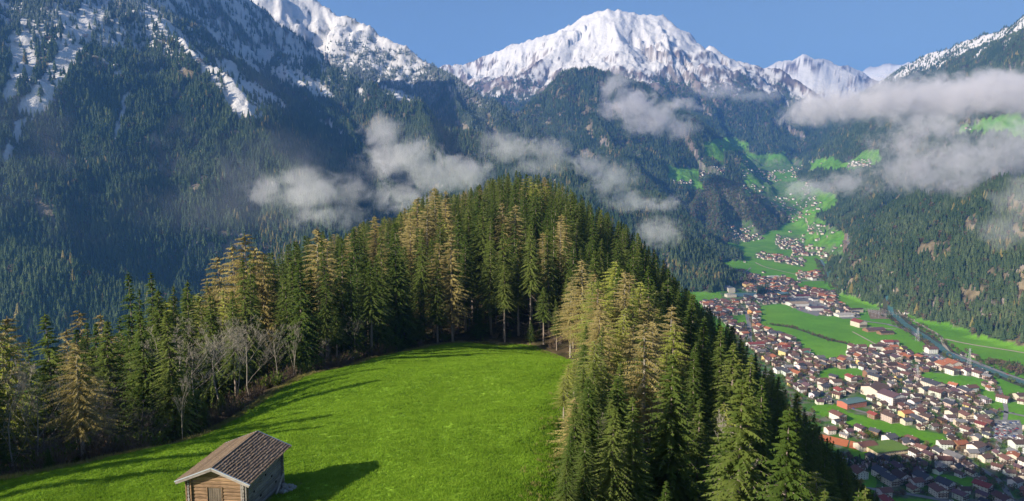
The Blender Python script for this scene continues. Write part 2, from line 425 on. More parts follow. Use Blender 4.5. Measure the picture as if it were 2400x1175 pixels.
# snow
SNOWL = np.full(GX.shape, 1260.0)
for nm, v in (('leftfar', 930), ('leftmid', 1060), ('leftnear', 1130), ('leftedge', 1080), ('dome', 2000), ('right', 1190), ('spur', 3000), ('leftlow', 3000), ('knoll', 3000), ('rightlow', 3000), ('hill', 3000), ('far', 1120), ('back', 1330), ('floor', 3000)):
    SNOWL[GID == RID.index(nm)] = v
sn = (GZ - SNOWL) / np.where(rid_is('far', 'back'), 230.0, 130.0) + 1.1 * hollow_n + 0.9 * nbig + 0.5 * nmid + 0.35 * nsm
steep = smooth(1.15, 1.75, SLOPE)
sn = sn - 1.6 * steep * smooth(900, 0, GZ - SNOWL)
far_ = rid_is('far', 'back')
streak = ridged(GRUN / 95 + .4 * nmid, GDIST / 900, 4, 33, .62)
sn = np.where(far_, sn + 3.2 * (streak - 0.60), sn)
crag = ridged(GX / 170, GY / 120, 5, 37, .68) - 0.60
sn = np.where(far_, sn - 2.6 * smooth(.10, .26, crag) * smooth(.75, 1.15, SLOPE) - 1.2 * smooth(1.15, 1.7, SLOPE), sn)
sn = np.where(rid_is('leftfar'), sn + 2.0 * (streak - 0.60) - 3.2 * smooth(.06, .2, crag), sn)
# big right-hand and left shoulders of the far peak hold more snow high up
sn = sn + np.where(far_, smooth(1450, 1850, GZ) * 1.0, 0)
sn = sn - np.where(far_, 2.6 * np.clip(-hollow_n - 0.28, 0, 1) * (0.4 + steep), 0)
SNP = [[(232, -30), (262, -30), (235, 40), (200, 95), (165, 140), (120, 200), (85, 235), (60, 262), (45, 320), (20, 350), (30, 300), (60, 235), (95, 205), (150, 130), (185, 60), (190, 0)],
       [(150, 50), (172, 60), (160, 100), (148, 90)], [(30, 90), (45, 95), (48, 150), (40, 215), (15, 240), (22, 180), (30, 140)], [(65, 120), (85, 125), (75, 190), (62, 180)],
       [(338, 18), (352, 20), (400, 72), (440, 100), (480, 140), (470, 150), (420, 115), (380, 75)],
       [(470, 150), (540, 140), (560, 175), (600, 195), (660, 230), (680, 270), (640, 250), (600, 290), (560, 275), (520, 240), (500, 200), (480, 180)],
       [(560, 100), (600, 112), (640, 120), (640, 150), (600, 150), (570, 130)], [(620, 150), (680, 160), (740, 185), (790, 235), (760, 235), (700, 205), (640, 185)], [(740, 275), (780, 290), (815, 320), (800, 325), (750, 295)],
       [(830, 205), (850, 210), (850, 225), (835, 220)], [(880, 200), (940, 215), (980, 235), (960, 240), (900, 222)], [(275, 165), (295, 170), (290, 195), (272, 190)], [(292, 225), (300, 228), (275, 330), (262, 322)],
       [(330, 45), (350, 50), (355, 70), (330, 65)], [(250, 70), (270, 75), (262, 95), (250, 90)], [(850, 510), (870, 512), (862, 545), (850, 545)], [(930, 460), (970, 455), (950, 475)], [(960, 130), (985, 145), (975, 170)], [(760, 95), (800, 105), (810, 130), (770, 120)]]
GULLY = [[(250, -40), (215, 45), (180, 100), (140, 165), (95, 225), (68, 260)], [(68, 260), (40, 320), (10, 380)], [(160, 40), (155, 100)], [(40, 85), (42, 150), (22, 230)], [(75, 110), (68, 190)], [(298, 225), (268, 330)], [(345, 20), (410, 85), (470, 140)]]
gdist = np.minimum.reduce([linedist(PX + 5 * nsm_, PY, g_) / w__ for nsm_, (g_, w__) in zip([fbm(GX / 60, GY / 60, 3, 23)] * 7, zip(GULLY, (26, 13, 11, 17, 10, 7, 13)))])
gul = (gdist < 1) & rid_is('leftnear', 'leftmid', 'leftfar', 'leftedge')
snp = (zone(SNP, 9, 23) | gul) & rid_is('leftnear', 'leftmid', 'leftfar', 'leftedge')
sn = np.where(snp, np.maximum(sn, 0.62 + 0.9 * nmid + 0.8 * nsm), sn)
sn = np.where(gul, .62 + .8 * nsm + .3 * nmid, sn)
sn = np.where(rid_is('leftnear', 'leftmid', 'leftedge'), np.maximum(sn, 2.4 * (streak - 0.74) + smooth(560, 900, GZ) * 0.9 - 0.42 + .5 * nsm), sn)
SNOW = smooth(-0.12, 0.16, sn)
SNOW = np.where(floor_ | rid_is('hill'), 0, SNOW)
TREE = TREE * (1 - smooth(0.0, 0.9, (GZ - SNOWL) / 230.0 + 0.8 * nbig + 0.5 * nmid - 0.4))
TREE = np.where(rid_is('far'), TREE * smooth(1250, 1000, GZ + 200 * nbig), TREE)
TREE = np.where(snp, 0.05, TREE)
TREE = np.where(gul, 0.02 + .2 * (nsm > .4), TREE)
TREE = TREE * (1 - .75 * ((SNOW > .5) & ~snp))
TREE = np.where(clear | clearl, 0.06, TREE)
thin_ = smooth(.30, .75, fbm(GX / 110, GY / 60, 4, 88)) * rid_is('leftnear', 'leftmid', 'leftfar', 'leftedge', 'dome', 'spur')
TREE = TREE * (1 - .8 * thin_)
TREE = np.where(past | built | hamlet, 0.0, TREE)
TREE = np.where(SLOPE > 1.9, TREE * 0.4, TREE)
FROST = smooth(-420, -20, GZ - SNOWL + 150 * nmid + 120 * nbig) * rid_is('leftnear', 'leftmid', 'leftfar', 'leftedge')

# ground colour (what each surface is made of)
def C3(*c): return np.array(c, np.float32)
COLR = np.empty(GX.shape + (3,), np.float32)
def paint(mask, colr, amount=1.0):
    a = (mask.astype(np.float32) * amount)[..., None]
    COLR[:] = COLR * (1 - a) + colr * a
def mixn(c1, c2, n):
    t = np.clip(0.5 + n, 0, 1)[..., None]
    return C3(*c1) * (1 - t) + C3(*c2) * t
COLR[:] = mixn((0.085, 0.235, 0.014), (0.125, 0.280, 0.020), 0.6 * nbig)          # valley pastures
FOREST_FLOOR = mixn((0.045, 0.058, 0.032), (0.095, 0.080, 0.052), 0.8 * nmid)
ROCK = mixn((0.15, 0.12, 0.10), (0.31, 0.27, 0.24), 0.8 * nmid + 0.5 * nsm)
BARE = mixn((0.115, 0.092, 0.055), (0.235, 0.19, 0.115), 0.8 * nsm + 0.3 * nmid)
paint(mount, FOREST_FLOOR)
paint(bench, FOREST_FLOOR)
paint(rid_is('far', 'back'), mixn((0.085, 0.062, 0.058), (0.23, 0.18, 0.155), 0.7 * nmid + 0.5 * nbig))
paint(rid_is('far') & (nbig - (GZ - 800) / 500.0 > -0.15), FOREST_FLOOR * 1.1)
paint(mount & (SLOPE > 1.45), ROCK, smooth(1.4, 1.8, SLOPE))
paint(knolly & (PX > 1765), ROCK, smooth(-0.2, 0.4, nmid + 0.3))
paint(knolly | (rid_is('dome', 'right') & (nbig < -0.35)), mixn((0.10, 0.085, 0.05), (0.06, 0.07, 0.03), nmid), 0.5)
paint(mount, BARE * .8 + ROCK * .2, .8 * thin_)
paint(clear | clearl, BARE)
paint(past, mixn((0.085, 0.230, 0.018), (0.130, 0.265, 0.028), nmid))
GARDEN = mixn((0.065, 0.150, 0.022), (0.17, 0.16, 0.135), 1.3 * nsm - 0.25)
paint(built, GARDEN)
paint(hamlet, GARDEN, 0.7)
# hill: forest soil, litter and brush
HILLC = mixn((0.030, 0.030, 0.016), (0.085, 0.062, 0.036), 0.9 * fbm(GX / 6, GY / 6, 3, 81))
paint(rid_is('hill'), HILLC)
fr = smooth(2.6, 0.3, edge_d + 1.4 * n1) * rid_is('hill')
fr = fr * np.where((GX > 0) & (GY < 130), .25, 1)
paint(rid_is('hill') & (fr > 0), mixn((0.16, 0.13, 0.06), (0.11, 0.13, 0.04), n1), fr * 0.8)
paint(rid_is('hill') & (GX > 0) & (GY < 125), mixn((0.10, 0.15, 0.03), (0.13, 0.19, 0.03), n1), smooth(4.0, 1.0, edge_d + n1))
MEAD = mixn((0.160, 0.290, 0.022), (0.250, 0.380, 0.038), 0.38 * fbm(GX / 26, GY / 26, 3, 91) + 0.22 * n1)
paint(mead, MEAD)
dry = smooth(2.8, 0.0, edge_d + 1.2 * n1) * (GX < 0) * mead
paint(mead, mixn((0.17, 0.17, 0.06), (0.12, 0.16, 0.04), n1), dry * 0.75)
dryr = smooth(4.5, 0.0, edge_d) * (GX > 3) * mead * smooth(60, 90, GY) * .5
paint(mead, C3(0.20, 0.22, 0.05) * np.ones_like(COLR), dryr * 0.2)
worn = smooth(1.9, .2, np.maximum(np.abs(GX + 19.05) - 2.0, np.abs(GY - 45.2) - 2.8) + .8 * n1) * (GID == 1)
paint(worn > 0, mixn((0.15, 0.13, 0.05), (0.11, 0.15, 0.03), n1), worn * .75)
# snow dusting in forest, then snow itself
paint(FROST > 0, C3(0.62, 0.66, 0.72) * np.ones_like(COLR), FROST * 0.42 * np.clip(0.5 + nsm, 0, 1))
paint(SNOW > 0, C3(0.60, 0.585, 0.565) * np.ones_like(COLR), SNOW)

# ---------------------------------------------------------------- ground materials
def mat(name, rough=0.9, spec=0.2):
    m = bpy.data.materials.new(name)
    m.use_nodes = True
    nt = m.node_tree
    b = nt.nodes['Principled BSDF']
    b.inputs['Roughness'].default_value = rough
    b.inputs['Specular IOR Level'].default_value = spec
    return m, nt, b
def nnode(nt, kind, **kw):
    n = nt.nodes.new(kind)
    for k, v in kw.items():
        setattr(n, k, v)
    return n
def noise_tex(nt, scale, detail=4, rough=0.55, coord=None, dist=0.0):
    n = nnode(nt, 'ShaderNodeTexNoise')
    n.inputs['Scale'].default_value = scale; n.inputs['Detail'].default_value = detail
    n.inputs['Roughness'].default_value = rough; n.inputs['Distortion'].default_value = dist
    if coord is not None: nt.links.new(coord, n.inputs['Vector'])
    return n
def math_(nt, op, a, b=None, c=None, clamp=False):
    n = nnode(nt, 'ShaderNodeMath', operation=op, use_clamp=clamp)
    for i, v in enumerate((a, b, c)):
        if v is None: continue
        if isinstance(v, (int, float)): n.inputs[i].default_value = v
        else: nt.links.new(v, n.inputs[i])
    return n.outputs[0]
def scale_colour(nt, colour, fac):
    n = nnode(nt, 'ShaderNodeVectorMath', operation='SCALE')
    nt.links.new(colour, n.inputs[0]); nt.links.new(fac, n.inputs['Scale'])
    return n.outputs[0]
def ground_mat(name, scales, bump_d, bump_scale, lo=0.62, hi=1.38, bump_strength=0.8, rough=0.95):
    m, nt, b = mat(name, rough, 0.1)
    at = nnode(nt, 'ShaderNodeAttribute', attribute_name='cover')
    geo = nnode(nt, 'ShaderNodeNewGeometry')
    f = None
    for s in scales:
        n = noise_tex(nt, s, 5, 0.6, geo.outputs['Position'])
        v = math_(nt, 'MULTIPLY_ADD', n.outputs[0], (hi - lo) * 1.9, 1 - (hi - lo) * 0.95)
        f = v if f is None else math_(nt, 'MULTIPLY', f, v)
    f = math_(nt, 'MINIMUM', math_(nt, 'MAXIMUM', f, 0.35), 1.9)
    sep = nnode(nt, 'ShaderNodeSeparateColor'); nt.links.new(at.outputs['Color'], sep.inputs[0])
    bright = math_(nt, 'MULTIPLY', sep.outputs[2], 1.35, clamp=True)           # snow keeps an even white
    f = math_(nt, 'ADD', math_(nt, 'MULTIPLY', f, math_(nt, 'SUBTRACT', 1.0, bright)), bright)
    nt.links.new(scale_colour(nt, at.outputs['Color'], f), b.inputs['Base Color'])
    bn = noise_tex(nt, bump_scale, 6, 0.65, geo.outputs['Position'])
    bu = nnode(nt, 'ShaderNodeBump'); bu.inputs['Strength'].default_value = bump_strength; bu.inputs['Distance'].default_value = bump_d
    nt.links.new(bn.outputs[0], bu.inputs['Height']); nt.links.new(bu.outputs[0], b.inputs['Normal'])
    return m
M_MOUNT = ground_mat('mountain_ground', (0.05, 0.012), 9.0, 0.035)
M_FAR = ground_mat('far_mountain_ground', (0.02, 0.006), 22.0, 0.016)
M_FLOOR = ground_mat('valley_ground', (0.018, 0.25), 0.4, 0.3, 0.80, 1.20)
M_HILL = ground_mat('forest_soil', (0.6, 3.0), 0.25, 1.2, 0.7, 1.3)
M_MEAD = ground_mat('meadow_grass', (0.9, 3.2), 0.25, 2.4, 0.50, 1.50, 1.0)

# ---------------------------------------------------------------- the ground as named pieces
idx = np.arange(NA * NR).reshape(NR, NA)
quads = np.stack([idx[:-1, :-1], idx[:-1, 1:], idx[1:, 1:], idx[1:, :-1]], -1).reshape(-1, 4)
fid = GID[:-1, :-1].ravel()
fm = mead[:-1, :-1].ravel() & (fid == 1)
cell_vis = (VIS[:-1, :-1] | VIS[1:, 1:] | VIS[:-1, 1:]).ravel()
allv = np.stack([GX, GY, GZ], -1).reshape(-1, 3)
PIECES = [
    ('meadow', fm, M_MEAD, 'bright green mown meadow on the hilltop around the hut'),
    ('forest_floor', (fid == 1) & ~fm, M_HILL, 'brown and dark ground of the wooded hill around the meadow'),
    ('valley_floor', fid == 0, M_FLOOR, 'flat green valley bottom with fields and the town'),
    ('mountain', np.isin(fid, [RID.index('far')]), M_FAR, 'highest snow-covered mountain with a broad rocky summit in the distance'),
    ('mountain', np.isin(fid, [RID.index('back')]), M_FAR, 'small snowy peaks behind the head of the valley'),
    ('mountain', np.isin(fid, [RID.index('dome')]), M_MOUNT, 'rounded dark forested mountain in front of the highest snowy peak'),
    ('mountain', np.isin(fid, [RID.index('leftfar')]), M_MOUNT, 'tall snowy mountain ridge falling to the valley behind the forested slopes'),
    ('mountain', np.isin(fid, [RID.index('leftmid')]), M_MOUNT, 'long forested slope with snow patches behind the steep buttress'),
    ('mountain', np.isin(fid, [RID.index('leftnear')]), M_MOUNT, 'steep forested buttress rising above the wooded ravine'),
    ('mountain', np.isin(fid, [RID.index('leftedge')]), M_MOUNT, 'steep ribs with snow gullies beside the forested buttress'),
    ('hill', np.isin(fid, [RID.index('leftlow')]), M_MOUNT, 'low spruce-covered ridge in the shaded ravine behind the meadow trees'),
    ('hill', np.isin(fid, [RID.index('spur')]), M_MOUNT, 'forested spurs ending at the edge of the town'),
    ('hill', np.isin(fid, [RID.index('knoll')]), M_MOUNT, 'wooded knoll with a grey cliff between the upper villages'),
    ('mountain', np.isin(fid, [RID.index('right')]), M_MOUNT, 'snow-capped mountain above the bank of cloud'),
    ('mountain', np.isin(fid, [RID.index('rightlow')]), M_MOUNT, 'dark spruce slope with bare clearings above the river'),
]
for nm, fsel, m_, lab in PIECES:
    q = quads[fsel]
    if len(q) == 0: continue
    u, inv = np.unique(q, return_inverse=True)
    me = mesh_np(nm, allv[u], inv.reshape(-1, 4).astype(np.int32), [m_], True)
    c = np.ones((len(u), 4), np.float32); c[:, :3] = COLR.reshape(-1, 3)[u]
    a = me.color_attributes.new('cover', 'FLOAT_COLOR', 'POINT'); a.data.foreach_set('color', c.ravel())
    tag(add(nm, me), lab, kind='structure')
# ---------------------------------------------------------------- tree materials
def leaf_mat(name, c1, c2, tip=None, transl=0.3, rnd=0.35, stand=0.0):
    """needles and twigs: colour varies from tree to tree, from clump to clump; thin blades let light through"""
    m = bpy.data.materials.new(name); m.use_nodes = True
    nt = m.node_tree
    for n in list(nt.nodes):
        if n.type != 'OUTPUT_MATERIAL': nt.nodes.remove(n)
    out = nt.nodes['Material Output']
    geo = nnode(nt, 'ShaderNodeNewGeometry'); oi = nnode(nt, 'ShaderNodeObjectInfo')
    nz = noise_tex(nt, 0.9, 3, 0.6, geo.outputs['Position'])
    t = math_(nt, 'MULTIPLY_ADD', nz.outputs[0], 1.6, -0.55)
    t = math_(nt, 'ADD', t, math_(nt, 'MULTIPLY_ADD', oi.outputs['Random'], rnd * 2, -rnd), clamp=True)
    if stand:
        nb_ = noise_tex(nt, 0.006, 4, 0.65, geo.outputs['Position'])
        t = math_(nt, 'ADD', t, math_(nt, 'MULTIPLY_ADD', nb_.outputs[0], 2 * stand, -stand), clamp=True)
    mix = nnode(nt, 'ShaderNodeMix', data_type='RGBA')
    nt.links.new(t, mix.inputs['Factor']); mix.inputs['A'].default_value = (*c1, 1); mix.inputs['B'].default_value = (*c2, 1)
    colour = mix.outputs['Result']
    fr = nnode(nt, 'ShaderNodeAttribute', attribute_name='frost', attribute_type='INSTANCER')
    up = nnode(nt, 'ShaderNodeSeparateXYZ'); nt.links.new(geo.outputs['Normal'], up.inputs[0])
    lift = math_(nt, 'ABSOLUTE', up.outputs[2])
    fm_ = math_(nt, 'MULTIPLY', fr.outputs['Fac'], math_(nt, 'MULTIPLY_ADD', lift, 0.7, 0.3), clamp=True)
    mix2 = nnode(nt, 'ShaderNodeMix', data_type='RGBA')
    nt.links.new(fm_, mix2.inputs['Factor']); nt.links.new(colour, mix2.inputs['A']); mix2.inputs['B'].default_value = (0.6, 0.64, 0.7, 1)
    d = nnode(nt, 'ShaderNodeBsdfDiffuse'); tr = nnode(nt, 'ShaderNodeBsdfTranslucent'); ms = nnode(nt, 'ShaderNodeMixShader')
    nt.links.new(mix2.outputs['Result'], d.inputs[0]); nt.links.new(mix2.outputs['Result'], tr.inputs[0])
    ms.inputs[0].default_value = transl
    nt.links.new(d.outputs[0], ms.inputs[1]); nt.links.new(tr.outputs[0], ms.inputs[2])
    nt.links.new(ms.outputs[0], out.inputs[0])
    return m
def bark_mat(name, c1, c2, scale=6.0):
    m, nt, b = mat(name, 0.95, 0.1)
    geo = nnode(nt, 'ShaderNodeNewGeometry')
    mp = nnode(nt, 'ShaderNodeMapping'); mp.inputs['Scale'].default_value = (1, 1, 0.25)
    nt.links.new(geo.outputs['Position'], mp.inputs[0])
    nz = noise_tex(nt, scale, 4, 0.7, mp.outputs[0])
    mix = nnode(nt, 'ShaderNodeMix', data_type='RGBA')
    nt.links.new(math_(nt, 'MULTIPLY_ADD', nz.outputs[0], 2.0, -0.5, clamp=True), mix.inputs['Factor'])
    mix.inputs['A'].default_value = (*c1, 1); mix.inputs['B'].default_value = (*c2, 1)
    nt.links.new(mix.outputs['Result'], b.inputs['Base Color'])
    return m
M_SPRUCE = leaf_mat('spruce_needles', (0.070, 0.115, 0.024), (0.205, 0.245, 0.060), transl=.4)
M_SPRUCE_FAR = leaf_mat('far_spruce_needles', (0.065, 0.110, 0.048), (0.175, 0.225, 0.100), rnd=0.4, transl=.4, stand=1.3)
M_LARCH = leaf_mat('larch_twigs', (0.26, 0.215, 0.075), (0.42, 0.36, 0.135), transl=0.35)
M_LARCH_G = leaf_mat('budding_larch_twigs', (0.21, 0.25, 0.045), (0.41, 0.43, 0.085), transl=0.4)
M_BUSH = leaf_mat('brown_twigs', (0.12, 0.080, 0.050), (0.25, 0.185, 0.12), transl=0.2)
M_BUSH_G = leaf_mat('green_leaves', (0.08, 0.12, 0.02), (0.17, 0.21, 0.05), transl=0.35)
M_BARK = bark_mat('spruce_bark', (0.13, 0.10, 0.08), (0.33, 0.28, 0.24))
M_BARK_PALE = bark_mat('pale_bark', (0.20, 0.18, 0.145), (0.38, 0.35, 0.29))
M_BARK_DARK = bark_mat('dark_bark', (0.09, 0.07, 0.06), (0.20, 0.17, 0.15))

# ---------------------------------------------------------------- tree shapes
class MB:
    """collects faces, then makes one mesh of them"""
    def __init__(s): s.v, s.f, s.n = [], [], 0
    def quad(s, a, b, c, d): s.v += [a, b, c, d]; s.f.append((s.n, s.n + 1, s.n + 2, s.n + 3)); s.n += 4
    def tri(s, a, b, c): s.v += [a, b, c]; s.f.append((s.n, s.n + 1, s.n + 2)); s.n += 3
    def tube(s, pts, rads, k=5, cap=False):
        base = s.n
        for i, (p, r) in enumerate(zip(pts, rads)):
            a = pts[min(i + 1, len(pts) - 1)]; b = pts[max(i - 1, 0)]
            t = Vector((a[0] - b[0], a[1] - b[1], a[2] - b[2]))
            t = t.normalized() if t.length > 1e-6 else Vector((0, 0, 1))
            u = t.cross(Vector((0, 0, 1)) if abs(t.z) < 0.9 else Vector((1, 0, 0))).normalized(); w = t.cross(u)
            for j in range(k):
                an = 2 * math.pi * j / k
                q = Vector(p) + (u * math.cos(an) + w * math.sin(an)) * r
                s.v.append((q.x, q.y, q.z))
        for i in range(len(pts) - 1):
            for j in range(k):
                s.f.append((base + i * k + j, base + i * k + (j + 1) % k, base + (i + 1) * k + (j + 1) % k, base + (i + 1) * k + j))
        if cap:
            s.f.append(tuple(base + j for j in range(k))[::-1]); s.f.append(tuple(base + (len(pts) - 1) * k + j for j in range(k)))
        s.n = len(s.v)
    def mesh(s, name, mats, sm=False):
        me = bpy.data.meshes.new(name); me.from_pydata(s.v, [], s.f)
        for m_ in mats: me.materials.append(m_)
        if sm: me.polygons.foreach_set('use_smooth', np.ones(len(me.polygons), bool))
        me.update(); return me

def conifer(seed, H=26.0, rmax=3.4, base=0.15, whorls=38, nb=6, droop=0.35, steps=6, tw=1.0, shape=0.8, ragged=0.25, thin=1.0, hang=0.5, larch=False):
    """returns the meshes of trunk and crown of a conifer H metres tall"""
    rn = random.Random(seed)
    tb, cb = MB(), MB()
    lean = (rn.uniform(-.25, .25), rn.uniform(-.25, .25))
    def axis(h):
        t = h / H
        return (lean[0] * t * t * 2 + 0.12 * math.sin(3 * t + seed), lean[1] * t * t * 2 + 0.12 * math.cos(4 * t + seed))
    hs = [0, 0.4] + [H * i / 10 for i in range(1, 11)]
    tr = H * 0.0115
    tb.tube([(axis(h)[0], axis(h)[1], h - 0.5 if h == 0 else h) for h in hs], [tr * 1.35 if h == 0 else tr * (1 - 0.93 * h / H) for h in hs], 6)
    # dead stubs under the crown
    for i in range(int(10 + 30 * base)):
        h = rn.uniform(0.05, base + 0.1) * H; a = rn.uniform(0, 6.28); L = rn.uniform(.5, 1.6 + 2 * (base > .3)); ax = axis(h)
        tb.tube([(ax[0], ax[1], h), (ax[0] + math.cos(a) * L, ax[1] + math.sin(a) * L, h - L * rn.uniform(.1, .45))], [0.035, 0.012], 3)
    side = [rn.uniform(0.8, 1.15) for _ in range(8)]
    for w in range(whorls):
        t = base + (1 - base) * ((w + rn.uniform(-.3, .3)) / whorls)
        t = min(max(t, base), 0.995)
        u = (t - base) / (1 - base)
        prof = (1 - u) ** shape * min(1.0, 0.55 + u * 3.5)
        n = nb if u < 0.8 else max(4, nb - 1)
        a0 = rn.uniform(0, 6.28)
        for b in range(n):
            if rn.random() < ragged * 0.35: continue
            a = a0 + 6.283 * b / n + rn.uniform(-.25, .25)
            L = rmax * prof * rn.uniform(1 - ragged, 1 + ragged * 0.6) * side[int(a / 6.283 * 8) % 8] + 0.22
            h = min(t * H + rn.uniform(-.42, .42), H - .12); ax = axis(h)
            ca, sa = math.cos(a), math.sin(a)
            up0 = 0.25 + 0.5 * u; dr = droop * (1.15 - u)
            def pos(q):
                return (ax[0] + ca * L * q, ax[1] + sa * L * q, h + L * (up0 * q - (up0 + dr) * q * q * (1.25 - 0.35 * q)) )
            ns = max(3, int(steps * (0.45 + 0.55 * L / rmax)))
            if larch or L > 1.4:
                tb.tube([pos(0), pos(.35), pos(.7), pos(1)], [0.045 if not larch else .05, 0.03, 0.018, 0.008], 3)
            for k in range(ns):
                q = (k + 0.5 + rn.uniform(-.3, .3)) / ns
                q = 0.12 + 0.9 * q
                c = pos(q); d = pos(min(q + .12, 1.12))
                fx, fy, fz = d[0] - c[0], d[1] - c[1], d[2] - c[2]
                fl = math.sqrt(fx * fx + fy * fy + fz * fz) + 1e-6; fx /= fl; fy /= fl; fz /= fl
                for sgn in (-1, 1):
                    wl = tw * (0.30 + 0.42 * L / rmax) * rmax * 0.30 * (1.15 - 0.7 * q) * rn.uniform(.7, 1.3)
                    sx, sy = -sa * sgn, ca * sgn
                    sw = 0.62
                    tx = c[0] + (sx * 1.0 + fx * sw) * wl; ty = c[1] + (sy * 1.0 + fy * sw) * wl
                    tz = c[2] + fz * sw * wl - wl * (hang * rn.uniform(.5, 1.3))
                    ww = wl * 0.34 * thin
                    # a flat spray of needles: pointed quad from the branch out to its tip
                    cb.quad((c[0] - fx * ww, c[1] - fy * ww, c[2] - fz * ww + 0.02), (c[0] + (sx * .55 - fx * .1) * wl, c[1] + (sy * .55 - fy * .1) * wl, c[2] - wl * hang * .45),
                            (tx, ty, tz), (c[0] + fx * ww * 1.6, c[1] + fy * ww * 1.6, c[2] + fz * ww))
                if rn.random() < 0.75:       # hanging spray under the branch
                    hl = wl * (0.5 + 0.5 * hang) * rn.uniform(.7, 1.4)
                    cb.tri((c[0] - fx * ww * 1.5, c[1] - fy * ww * 1.5, c[2]), (c[0] + fx * ww * 1.5, c[1] + fy * ww * 1.5, c[2]), (c[0] + fx * .1, c[1] + fy * .1, c[2] - hl))
            e = pos(1.0); e2 = pos(1.14)
            cb.tri((e[0] - sa * .16 * thin, e[1] + ca * .16 * thin, e[2]), (e[0] + sa * .16 * thin, e[1] - ca * .16 * thin, e[2]), (e2[0], e2[1], e2[2] + .05))
    ax = axis(H)
    for i in range(3):
        a = 2.1 * i
        cb.tri((ax[0] + .16 * math.cos(a), ax[1] + .16 * math.sin(a), H - 1.1), (ax[0] - .16 * math.cos(a), ax[1] - .16 * math.sin(a), H - 1.1), (ax[0], ax[1], H + .35))
    return tb, cb

def bare_tree(seed, H=13.0, spread=0.5, lev=5, k0=6, first=.22, upright=.5):
    rn = random.Random(seed); tb, cb = MB(), MB()
    def grow(p, d, L, r, level):
        n = 4
        pts, rr = [p], [r]
        dd = d.copy(); q = p.copy()
        for i in range(n):
            dd = (dd + Vector((rn.uniform(-.16, .16), rn.uniform(-.16, .16), rn.uniform(-.03, .16 * upright + .02)))).normalized()
            q = q + dd * L / n; pts.append(q.copy()); rr.append(r * (1 - .6 * (i + 1) / n))
        (tb if level < 2 else cb).tube([tuple(x) for x in pts], rr, 5 if level == 0 else 3)
        if level >= lev: return
        kids = k0 if level == 0 else (5 if level == 1 else 4)
        for j in range(kids):
            f = rn.uniform(first if level == 0 else .2, 1.0)
            i = min(int(f * n), n - 1); pp = pts[i].lerp(pts[i + 1], f * n - i)
            a = rn.uniform(0, 6.283)
            side = Vector((math.cos(a), math.sin(a), rn.uniform(-.1, .5)))
            nd = (dd * (1 - spread) + side * spread + Vector((0, 0, .25 * upright))).normalized()
            grow(pp, nd, L * rn.uniform(.42, .66) * (1.1 - .4 * f), max(rr[i] * .48, .009), level + 1)
    grow(Vector((0, 0, -.4)), Vector((0, 0, 1)), H * .82, H * .0085, 0)
    return tb, cb
def shrub(seed, H=2.6, n=34, spread=.75, leaves=0):
    rn = random.Random(seed); tb, cb = MB(), MB()
    for i in range(n):
        a = rn.uniform(0, 6.283); rr = rn.uniform(0, .6) * H * .4; s = rn.uniform(.1, spread)
        L = H * rn.uniform(.55, 1.05); p = Vector((math.cos(a) * rr, math.sin(a) * rr, -.15)); d = Vector((math.cos(a) * s, math.sin(a) * s, 1)).normalized()
        q = p + d * L * .55; e = q + (d + Vector((rn.uniform(-.3, .3), rn.uniform(-.3, .3), -.05))).normalized() * L * .45
        tb.tube([tuple(p), tuple(q), tuple(e)], [.03, .018, .006], 3)
        for j in range(7):
            f = rn.uniform(.25, 1); b = p.lerp(e, f); dd = (d * .6 + Vector((rn.uniform(-1, 1), rn.uniform(-1, 1), rn.uniform(-.2, .8)))).normalized() * H * rn.uniform(.12, .3)
            wv = Vector((rn.uniform(-1, 1), rn.uniform(-1, 1), 0)).normalized() * (.035 if not leaves else .14)
            cb.tri(tuple(b - wv), tuple(b + wv), tuple(b + dd))
    return tb, cb
def lowpoly_spruce(seed, tiers=6, k=8, H=1.0, r=.155):
    """a spruce seen from far away, 1 m tall, to be scaled"""
    rn = random.Random(seed); m_ = MB()
    m_.tube([(0, 0, -.08), (0, 0, .3)], [.012, .009], 4)
    for i in range(tiers):
        u = i / tiers; z0 = .10 + .84 * u; top = min(z0 + .30 * (1 - u) + .09, 1.0); rr = r * (1 - u) ** .85 + .012
        a0 = rn.uniform(0, 6.28); ring = []
        for j in range(2 * k):
            a = a0 + math.pi * j / k; q = rr * (rn.uniform(.85, 1.25) if j % 2 == 0 else rn.uniform(.5, .7))
            ring.append((math.cos(a) * q, math.sin(a) * q, z0 - (.03 if j % 2 == 0 else -.035) + rn.uniform(-.012, .012)))
        for j in range(2 * k):
            m_.tri(ring[j], ring[(j + 1) % (2 * k)], (rn.uniform(-.01, .01), rn.uniform(-.01, .01), top))
    return m_
def lowpoly_broad(seed, n=90, r=.36, zc=.62, zr=.36):
    rn = random.Random(seed); m_ = MB()
    m_.tube([(0, 0, -.05), (.01, 0, .45)], [.03, .02], 4)
    for i in range(n):
        v = Vector((rn.gauss(0, 1), rn.gauss(0, 1), rn.gauss(0, 1))).normalized() * rn.uniform(.5, 1) ** .5
        c = Vector((v.x * r, v.y * r, zc + v.z * zr)); s = .13
        p = [c + Vector((rn.uniform(-s, s), rn.uniform(-s, s), rn.uniform(-s, s))) for _ in range(3)]
        m_.tri(*[tuple(q) for q in p])
    return m_

